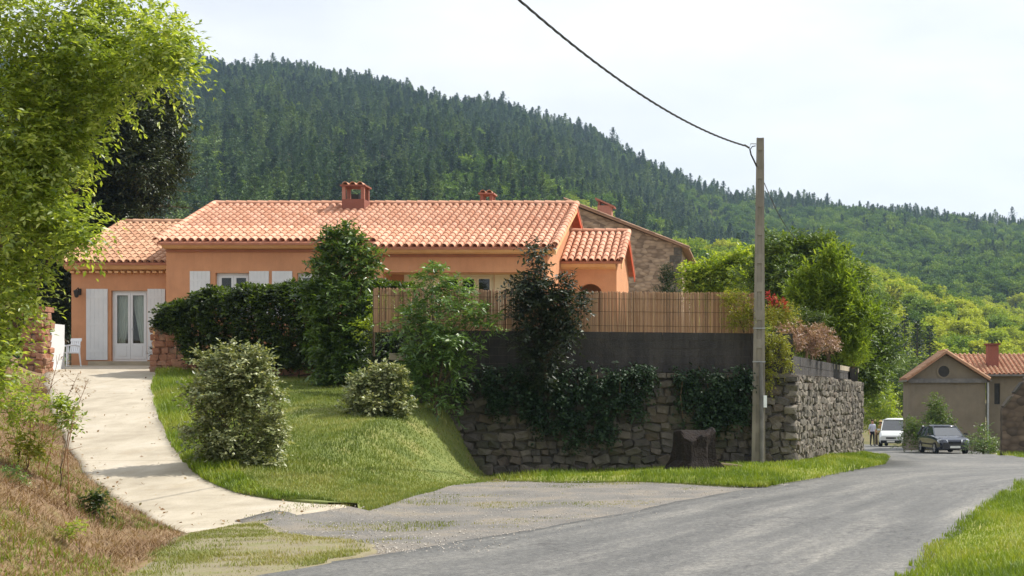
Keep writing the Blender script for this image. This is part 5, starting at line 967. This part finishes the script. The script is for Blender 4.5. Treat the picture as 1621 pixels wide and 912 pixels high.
# ------------------------------------------------------------------ grass, weeds, pebbles
grass('lawn_grass', 'mown lawn sloping down from the hedge to the gravel', lambda Y: drive_r(Y) - .17, lambda Y: np.where(Y < 32, bank_edge(Y) + .22, -8.3), 19.8, 40, 130000, h_lawn, .055, .014, M['grass'], ypow=1.0)
grass('lawn_edge_weeds', 'longer weedy grass along the right edge of the drive', lambda Y: drive_r(Y) - .22, lambda Y: drive_r(Y) + np.interp(Y, [20, 23, 30, 40], [.25, .6, 1.1, 1.1]), 19.9, 40.2, 20000, h_lawn, .12, .016, M['grass_fresh'], lean=.5, dens=1.0)
grass('verge_grass', 'bright green grass strip at the foot of the stone wall', lambda Y: verge_l(Y) - .06, lambda Y: road_l(Y) + .05 + .16 * np.abs(jn(3 * Y, 1)), 25.2, 50, 60000, h_verge, .09, .015, M['grass_fresh'], lean=.45)
grass('roadside_blades', 'bright green roadside grass in the bottom right corner', lambda Y: road_r(Y) - .08 - .16 * np.abs(jn(3 * Y, 1)), lambda Y: road_r(Y) + 7, 11, 32, 160000, h_rverge, .075, .011, M['grass_fresh'], ypow=1.4, lean=.5, keep=lambda X, Y: X / Y < .36)
grass('turf_blades', 'patchy grass tongue between the drive and the road', lambda Y: np.where(Y > 16.3, drive_r(Y), drive_l(Y)), lambda Y: np.maximum(EDGE(Y) + .25, drive_r(np.maximum(Y, 16.3)) + .1), 11.5, 17.8, 60000, lambda X, Y: h_turf(X, Y), .04, .008, M['grass_turf'], lean=.6, keep=lambda X, Y: patchy(X, Y, 1.6) + .25 * rng.normal(0, 1, len(X)) > .78)
grass('dry_bank_grass', 'dry brown grass and straw on the bank left of the drive', lambda Y: drive_l(Y) - 3.2, lambda Y: drive_l(Y) + .02, 9, 38, 110000, h_bank, .07, .009, M['grass_dry'], ypow=1.7, lean=1.7)
grass('bank_green_tufts', 'green weed tufts scattered over the dry bank', lambda Y: drive_l(Y) - 3.0, drive_l, 10, 34, 60000, h_bank, .07, .011, M['grass_fresh'], ypow=1.6, lean=.6, keep=lambda X, Y: patchy(X * 1.7 + 1, Y * 1.3, 1.0) > .68)
bl = MB()
for k in range(2600):
    Y = 14.5 + 17 * random.random() ** 1.3; x = random.uniform(float(EDGE(Y)) - .1, float(road_l(Y)) + .1 + .9 * random.random() ** 3); r_ = random.uniform(.004, .010); z = float(h_base(np.array(x), np.array(Y))); a = random.uniform(0, 3)
    bl.obox((x, Y, z + r_ * .3), r_ * 2, r_ * 1.5, r_ * 1.1, Matrix.Rotation(a, 3, 'Z') @ Matrix.Rotation(a * 2, 3, 'X'))
tag(bl.build('gravel_stones', surf('loose_stone', lin(160, 154, 146), lin(196, 188, 176), 40, .9, 0)), 'loose grey stones on the gravel apron', 'gravel', kind='stuff')
grass('gravel_tufts', 'thin dry grass tufts growing through the gravel apron', lambda Y: EDGE(Y) - .1, lambda Y: road_l(Y) - .3, 15.5, 31, 26000, lambda X, Y: h_base(X, Y), .03, .008, M['grass_turf'], keep=lambda X, Y: (patchy(X * .9 + 2, Y * 1.6, 1.1) > .78) | ((X < EDGE(Y) + .5 + .3 * jn(Y, 5)) & (rng.uniform(0, 1, len(X)) < .5)))
grass('lane_grass', 'grass growing along the foot of the dark stone wall by the lane', lambda Y: road_r(Y) - .1, lambda Y: road_r(Y) + 1.3, 40.5, 56, 9000, lambda X, Y: h_road(Y) - .13, .2, .03, M['grass_fresh'], lean=.5)
# dry seed stalks and a green sapling on the bank
for k, (px, py, Y, tx, ty) in enumerate(((70, 700, 15.5, 125, 590), (60, 690, 15.6, 95, 560), (95, 700, 15.4, 140, 600), (45, 690, 15.5, 70, 575), (110, 730, 15.0, 118, 650))):
    lab = ['tall dry brown weed stalk leaning over the drive', 'thin dry weed stalk topped by withered seeds near the gate pier', 'curved dry stalk nearest the drive edge', 'short dry stalk in front of the ash foliage', 'low dry stalk beside the green seedling'][k]
    b = P(px, py, Y); b.z = float(h_bank(np.array(b.x), np.array(Y))) - .02; tp_ = P(tx, ty, Y); t = thing('dry_weed', b, lab, 'weed', 'dry weeds on the bank'); mid = b.lerp(tp_, .5) + Vector((-.05, 0, .08)); mb = MB().tube([b, mid, tp_], [.006, .005, .002], 5, False)
    for j in range(5):
        q = mid.lerp(tp_, j / 5); e = q + Vector((random.uniform(-.12, .14), random.uniform(-.1, .1), random.uniform(.02, .14))); mb.tube([q, e], [.003, .0015], 4, False)
    mb.build('stem', surf('dry_stem_%d' % k, lin(120, 84, 58), lin(150, 110, 78), 5), t); link('seed_heads', crown_mesh([clump_sprays(mid.lerp(tp_, .8), (.1, .1, .12), 14, .06, 5, .03)], 'seed_heads', b), M['grass_dry'], t)['kind'] = 'stuff'
b = P(95, 700, 15.2); b.z = float(h_bank(np.array(b.x), np.array(15.2))); plant('green_seedling', 'small leafy green seedling beside the dry stalks', 'seedling', b, [(100, 655, 15.2, 18), (92, 640, 15.2, 10), (108, 670, 15.2, 10)], M['lf_ash'], .14, 7, .06, 1500, r0=.006)
for (px, py, r1_, lab, mm) in ((25, 640, 34, 'leafy green undergrowth below the ash tree', 'lf_ash'), (40, 700, 24, 'low rusty green weeds halfway down the dry bank', 'lf_vine'), (150, 790, 10, 'small green weed at the upper edge of the dry bank', 'lf_hedge')):
    b = P(px, py + r1_, 15.2); b.z = float(h_bank(np.array(b.x), np.array(15.2))) - .02; plant('bank_plant', lab, 'weed', b, [(px, py, 15.2, r1_, .8), (px + r1_ * .7, py + r1_ * .4, 15.2, r1_ * .5, .7)], M[mm], .16, 7, .06, 900, r0=.008)
b = P(20, 760, 14.5); b.z = float(h_bank(np.array(b.x), np.array(14.5))); plant('bank_weed', 'low grey green weed clump on the dry bank', 'weed', b, [(18, 752, 14.5, 18, .6), (35, 760, 14.5, 10, .6)], M['lf_walnut'], .08, 6, .035, 2500, r0=.005)
b = P(125, 835, 13.2); b.z = float(h_bank(np.array(b.x), np.array(13.2))); plant('bank_weed', 'fresh green weed clump low on the dry bank', 'weed', b, [(125, 836, 13.2, 16, .6), (105, 842, 13.2, 9, .6)], M['lf_lime'], .08, 6, .035, 2500, r0=.005)

lt = []; N_ = 420; Yl = 14 + 24 * rng.uniform(0, 1, N_) ** 1.3; sd_ = rng.uniform(0, 1, N_) < .5; Xl = np.where(sd_, drive_l(Yl) + .05 + rng.exponential(.25, N_), drive_r(np.maximum(Yl, 16.3)) - .05 - rng.exponential(.2, N_)); k = (Yl > 17) ; Xl, Yl = Xl[k], Yl[k]
ol = np.column_stack([Xl, Yl, h_drive(Yl) + .028]); V, Fc, r = sprays(ol, np.column_stack([rng.normal(0, 1, (len(ol), 2)), np.full(len(ol), .05)]), .04, 1, .055, .6, 0); tag(link('leaf_litter', np_mesh('leaf_litter', V, Fc, r), M['grass_dry']), 'dry fallen leaves along the edges of the drive', 'leaves', kind='stuff')
# ------------------------------------------------------------------ vehicles
def car_paint(name, col, rough=.25):
    m = Mat(name); m.base(col); m.rough(rough, .5); m.p.inputs['Coat Weight'].default_value = .8; m.p.inputs['Coat Roughness'].default_value = .05; return m.m
M['blue_paint'] = car_paint('dark_blue_car_paint', lin(26, 34, 52)); M['white_paint'] = car_paint('white_van_paint', lin(226, 228, 226)); M['tyre'] = surf('tyre_rubber', lin(26, 26, 27), lin(36, 36, 36), 8, .8); M['alloy'] = surf('wheel_alloy', lin(150, 152, 156), lin(170, 172, 176), 8, .35, 0); M['trimb'] = surf('black_trim', lin(24, 24, 26), lin(34, 34, 36), 8, .6, 0)
g = Mat('car_glass'); g.base(lin(18, 22, 26)); g.p.inputs['IOR'].default_value = 2.0; g.rough(.06, .6); g.p.inputs['Coat Weight'].default_value = 1; M['car_glass'] = g.m
h = Mat('headlight_lens'); h.base(lin(206, 210, 214)); h.rough(.1, .7); M['lens'] = h.m; M['plate'] = surf('number_plate', lin(220, 220, 210), lin(228, 228, 220), 4, .5, 0)
def loft(secs, closed=True):
    n = len(secs[0]); V = [p for s_ in secs for p in s_]; Fc = []
    for i in range(len(secs) - 1): Fc += [(i * n + k, i * n + (k + 1) % n, (i + 1) * n + (k + 1) % n, (i + 1) * n + k) for k in range(n)]
    Fc += [tuple(range(n))[::-1], tuple((len(secs) - 1) * n + k for k in range(n))]; return MB().add(V, Fc)
def vehicle(name, label, loc, rz, paint, st, gh, zroof, wheels, hw, wr=.31):
    """st: stations (x, bottom, shoulder z, top z, half width); gh: greenhouse (x rear base, x front base, x rear top, x front top, base z, base hw, top hw); front = +x"""
    t = thing(name, loc, label, 'car' if 'van' not in name else 'van', rz=rz); secs = []
    for x, zb, zs, zt_, w_ in st: secs.append([(x, -w_ * .9, zb), (x, -w_, zb + .12), (x, -w_ * 1.0, zs - .12), (x, -w_ * .97, zs), (x, -w_ * .82, zt_), (x, w_ * .82, zt_), (x, w_ * .97, zs), (x, w_ * 1.0, zs - .12), (x, w_, zb + .12), (x, w_ * .9, zb)])
    body = loft(secs).build('body', paint, t, local=True); md = body.modifiers.new('b', 'BEVEL'); md.width = .035; md.segments = 2; md.limit_method = 'ANGLE'
    xr, xf, xtr, xtf, zb, wb, wt = gh; B = [(xr, -wb, zb), (xf, -wb * .93, zb), (xf, wb * .93, zb), (xr, wb, zb)]; T = [(xtr, -wt, zroof - .07), (xtf, -wt, zroof - .07), (xtf, wt, zroof - .07), (xtr, wt, zroof - .07)]
    MB().add(B + T, [(0, 1, 5, 4), (1, 2, 6, 5), (2, 3, 7, 6), (3, 0, 4, 7), (4, 5, 6, 7)]).build('window_glass', M['car_glass'], t, local=True)
    rf = loft([[(xtr - .05, -wt * 1.03, zroof - .085), (xtr, -wt * .8, zroof - .01), (xtr, wt * .8, zroof - .01), (xtr - .05, wt * 1.03, zroof - .085)], [((xtr + xtf) / 2, -wt * 1.06, zroof - .07), ((xtr + xtf) / 2, -wt * .8, zroof + .03), ((xtr + xtf) / 2, wt * .8, zroof + .03), ((xtr + xtf) / 2, wt * 1.06, zroof - .07)], [(xtf + .06, -wt * 1.03, zroof - .09), (xtf, -wt * .8, zroof - .01), (xtf, wt * .8, zroof - .01), (xtf + .06, wt * 1.03, zroof - .09)]]).build('roof', paint, t, True, local=True)
    for sy in (-1, 1):
        for (x0, x1, r_) in ((xf, xtf, .035), (xr, xtr, .06), ((xr + xf) / 2 - .1, (xtr + xtf) / 2 - .05, .035), (xr * .62 + xf * .38 - .45, xtr * .62 + xtf * .38 - .4, .03)):
            MB().tube([(x0, sy * (wb * (.935 if x0 == xf else 1.0)) , zb - .02), (x1, sy * wt * 1.02, zroof - .075)], r_, 6).build('pillar', paint, t, local=True)
        m_ = MB().obox((xf - .22, sy * (hw + .1), zb + .06), .1, .17, .12, Matrix.Rotation(.1, 3, 'Z')).build('mirror', paint, t, local=True)
        xh = st[-2][0]; MB().add([(xh + .05, sy * hw * .88, .60), (xh + .10, sy * hw * .42, .60), (xh + .02, sy * hw * .42, .74), (xh - .1, sy * hw * .92, .77), (xh - .22, sy * hw * .99, .72), (xh - .12, sy * hw * .985, .62)], [(0, 1, 2, 3, 4, 5)]).build('headlight', M['lens'], t, local=True)
        MB().box(xr + .6, xf + .1, *sorted((sy * (hw + .0), sy * (hw + .022))), .46, .53).build('side_rub_strip', M['trimb'], t, local=True)
    xh = st[-1][0]; box(xh - .02, xh + .05, -hw * .78, hw * .78, .28, .46).build('front_bumper', paint if 'van' not in name else M['trimb'], t, local=True); box(xh - .04, xh + .015, -hw * .38, hw * .38, .56, .66).build('grille', M['trimb'], t, local=True); box(xh + .052, xh + .065, -.26, .26, .33, .44).build('number_plate', M['plate'], t, local=True)
    for x in wheels:
        for sy in (-1, 1):
            y0, y1 = sy * (hw - .17), sy * (hw + .015); V = []; prof = [(.55, y0), (.97, y0), (1, y0 * .75 + y1 * .25), (1, y0 * .2 + y1 * .8), (.95, y1), (.64, y1 - sy * .01)]; Fc = []; ns = 20
            for r_, y in prof: V += [(x + wr * r_ * math.cos(2 * math.pi * k / ns), y, wr + wr * r_ * math.sin(2 * math.pi * k / ns)) for k in range(ns)]
            for i in range(len(prof) - 1): Fc += [(i * ns + k, i * ns + (k + 1) % ns, (i + 1) * ns + (k + 1) % ns, (i + 1) * ns + k) for k in range(ns)]
            wl_ = MB().add(V, Fc).build('wheel', M['tyre'], t, True, local=True); rb = MB()
            for k in range(6): a = 2 * math.pi * k / 6; rb.obox((x + wr * .33 * math.cos(a), y1 - sy * .02, wr + wr * .33 * math.sin(a)), wr * .6, .03, .06, Matrix.Rotation(-a, 3, 'Y'))
            rb.tube([(x, y1 - sy * .04, wr), (x, y1 - sy * .005, wr)], wr * .18, 10).build('rim', M['alloy'], wl_, local=True)
            MB().tube([(x, y1 - sy * .05, wr), (x, y1 + sy * .006, wr)], wr * 1.1, 20).build('wheel_arch', M['trimb'], t, local=True) if False else None
    return t
cxp = X_(1499, 70); vehicle('parked_car', 'dark blue hatchback parked on the far side of the road bend', (cxp, 71.5, h_road(71.5) + .0), math.atan2(-.988, .155), M['blue_paint'],
    [(-2.06, .36, .62, .70, .70), (-1.98, .26, .82, .9, .79), (-1.5, .2, .88, .94, .83), (-.8, .2, .9, .95, .845), (.2, .2, .9, .94, .85), (.85, .2, .89, .93, .845), (1.25, .2, .85, .9, .835), (1.7, .22, .78, .84, .81), (1.98, .26, .66, .74, .75), (2.08, .32, .52, .6, .66)], (-1.9, 1.05, -1.55, .3, .92, .78, .58), 1.42, (-1.25, 1.3), .835)
vx = X_(1417, 94); vehicle('white_van', 'white van half hidden behind the wild roadside bush', (vx, 94, h_road(94)), math.atan2(-.97, -.24), M['white_paint'],
    [(-2.0, .35, .95, 1.05, .78), (-1.9, .26, 1.05, 1.12, .85), (-.8, .24, 1.08, 1.14, .87), (.6, .24, 1.08, 1.12, .87), (1.2, .24, 1.02, 1.08, .86), (1.65, .26, .9, .98, .82), (1.9, .32, .66, .76, .74)], (-1.95, 1.2, -1.85, .55, 1.08, .82, .70), 1.86, (-1.25, 1.22), .86, .32)

# ------------------------------------------------------------------ two people at the end of the wall
M['skin'] = surf('skin', lin(196, 146, 118), lin(206, 158, 130), 5, .6, 0); M['hair'] = surf('brown_hair', lin(58, 42, 32), lin(76, 58, 44), 20, .7)
def person(label, loc, rz, shirt, trousers, height, arm):
    t = thing('person', loc, label, 'person', rz=rz); s_ = height / 1.75
    J = {'pel': (0, 0, .95), 'wai': (0, .01, 1.1), 'che': (0, .0, 1.32), 'nec': (0, .01, 1.49), 'hd0': (0, -.02, 1.58), 'hd1': (0, -.01, 1.69)}; Rr = {'pel': (.155, .11), 'wai': (.135, .10), 'che': (.165, .115), 'nec': (.055, .055), 'hd0': (.078, .09), 'hd1': (.075, .088)}; E = [('pel', 'wai'), ('wai', 'che'), ('che', 'nec'), ('nec', 'hd0'), ('hd0', 'hd1')]
    for sx, nm in ((-1, 'l'), (1, 'r')):
        J.update({nm + 'hip': (sx * .09, 0, .88), nm + 'kne': (sx * .10, -.03 * sx, .48), nm + 'ank': (sx * .11, .02 - .05 * sx, .09), nm + 'toe': (sx * .12, -.17 - .05 * sx, .035), nm + 'sho': (sx * .18, 0, 1.41), nm + 'elb': (sx * .24, .03 + arm[0] * (sx < 0), 1.13), nm + 'wri': (sx * .23, -.06 - arm[1] * (sx < 0), .90 + arm[2] * (sx < 0)), nm + 'han': (sx * .22, -.09 - arm[1] * 1.2 * (sx < 0), .82 + arm[2] * 1.2 * (sx < 0))})
        Rr.update({nm + 'hip': (.09, .095), nm + 'kne': (.058, .062), nm + 'ank': (.042, .05), nm + 'toe': (.042, .032), nm + 'sho': (.062, .065), nm + 'elb': (.044, .044), nm + 'wri': (.03, .03), nm + 'han': (.038, .024)})
        E += [('pel', nm + 'hip'), (nm + 'hip', nm + 'kne'), (nm + 'kne', nm + 'ank'), (nm + 'ank', nm + 'toe'), ('che', nm + 'sho'), (nm + 'sho', nm + 'elb'), (nm + 'elb', nm + 'wri'), (nm + 'wri', nm + 'han')]
        hb = Vector(J[nm + 'han'])
        for f in range(5):                                      # fingers and thumb
            fx = (-.028 + f * .018); k1 = nm + 'f%d' % f; k2 = nm + 'g%d' % f
            if f < 4: J[k1] = tuple(hb + Vector((0, fx, -.055 - .008 * (f in (1, 2))))); J[k2] = tuple(hb + Vector((-sx * .012, fx, -.095 - .014 * (f in (1, 2)))))
            else: J[k1] = tuple(hb + Vector((-sx * .008, -.045, -.01))); J[k2] = tuple(hb + Vector((-sx * .015, -.062, -.045)))
            Rr[k1] = Rr[k2] = (.0085, .0085); E += [(nm + 'han', k1), (k1, k2)]
    keys = list(J); me = bpy.data.meshes.new('body'); me.from_pydata([tuple(c * s_ for c in J[k]) for k in keys], [(keys.index(a), keys.index(b)) for a, b in E], []); o = bpy.data.objects.new('body', me); COL.objects.link(o); md = o.modifiers.new('s', 'SKIN')
    sv_ = me.skin_vertices[0].data
    for i, k in enumerate(keys): sv_[i].radius = tuple(q * s_ for q in Rr[k]); sv_[i].use_root = (k == 'pel')
    o.modifiers.new('ss', 'SUBSURF').levels = 2; dg = bpy.context.evaluated_depsgraph_get(); m2 = bpy.data.meshes.new_from_object(o.evaluated_get(dg)); bpy.data.objects.remove(o); m2.name = 'body'
    for mm in (M['skin'], shirt, trousers, M['trimb']): m2.materials.append(mm)
    for p in m2.polygons:
        z = p.center.z / s_; x = abs(p.center.x) / s_; p.use_smooth = True; inarm = x > .185 and z < 1.3
        p.material_index = 0 if z > 1.475 else 1 if (z > .98 and not inarm) or (inarm and z > 1.12) else 0 if inarm and z > .7 else 2 if z > .07 else 3
    m2.update(); b = bpy.data.objects.new('body', m2); COL.objects.link(b); b.parent = t
    hm = bpy.data.meshes.new('hair'); bm = bmesh.new(); bmesh.ops.create_uvsphere(bm, u_segments=16, v_segments=10, radius=.1)
    for v in bm.verts: v.co = Vector((v.co.x * .88, v.co.y * 1.02 + .018, v.co.z * .9 + 1.69)) * s_
    bmesh.ops.delete(bm, geom=[v for v in bm.verts if v.co.z < 1.66 * s_ and v.co.y < .03], context='VERTS'); bm.to_mesh(hm); bm.free(); link('hair', hm, M['hair'], t)
    fc = MB()
    for sx in (-1, 1): fc.obox((sx * .03 * s_, -.105 * s_, 1.645 * s_), .022, .012, .01, Matrix.Identity(3))
    fc.build('eye', M['trimb'], t, local=True); MB().prism([(-.014, -.1, 1.60 * s_), (.014, -.1, 1.60 * s_), (0, -.1, 1.645 * s_)], (0, -.025, 0)).build('nose', M['skin'], t, local=True)
    return t
M['shirt1'] = surf('pale_lilac_shirt', lin(196, 198, 214), lin(212, 214, 226), 8, .9, .1); M['jeans'] = surf('dark_trousers', lin(34, 36, 46), lin(46, 48, 58), 8, .9, .1); M['shirt2'] = surf('mustard_top', lin(150, 126, 62), lin(170, 146, 80), 8, .9, .1); M['brownt'] = surf('brown_trousers', lin(72, 60, 46), lin(88, 74, 58), 8, .9, .1)
person('person in pale shirt and dark trousers standing at the end of the stone wall', (X_(1381, 96), 96, h_road(96)), R(20), M['shirt1'], M['jeans'], 1.78, (.0, .0, .0))
person('person in mustard top and straw hat standing beside the white van', (X_(1394, 95.2), 95.2, h_road(95.2)), R(-40), M['shirt2'], M['brownt'], 1.68, (.02, .12, .12))
ph = [o for o in bpy.data.objects if o.name.startswith('person')][-1]
for r_, z0, z1, nm in ((.17, 1.645, 1.665, 'hat'),): MB().tube([(0, 0, z0), (0, 0, z1), (0, 0, z1 + .002), (0, 0, z1 + .09), (0, 0, z1 + .1)], [.17, .17, .1, .09, .05], 14).build(nm, surf('straw', lin(206, 180, 126), lin(220, 196, 146), 12), ph, local=True)

# ------------------------------------------------------------------ haze
hz = box(-1900, 1900, -320, 1560, -14, 270).build('haze', None); hm_ = bpy.data.materials.new('haze_air'); hm_.use_nodes = True; N = hm_.node_tree.nodes; N.clear(); ou = N.new('ShaderNodeOutputMaterial'); pv = N.new('ShaderNodeVolumePrincipled')
pv.inputs['Color'].default_value = (.52, .72, 1, 1); pv.inputs['Density'].default_value = 0.00014; pv.inputs['Anisotropy'].default_value = .25; hm_.node_tree.links.new(pv.outputs[0], ou.inputs['Volume']); hz.data.materials.append(hm_)
tag(hz, 'thin pale haze over the valley and hills', 'haze', kind='stuff')
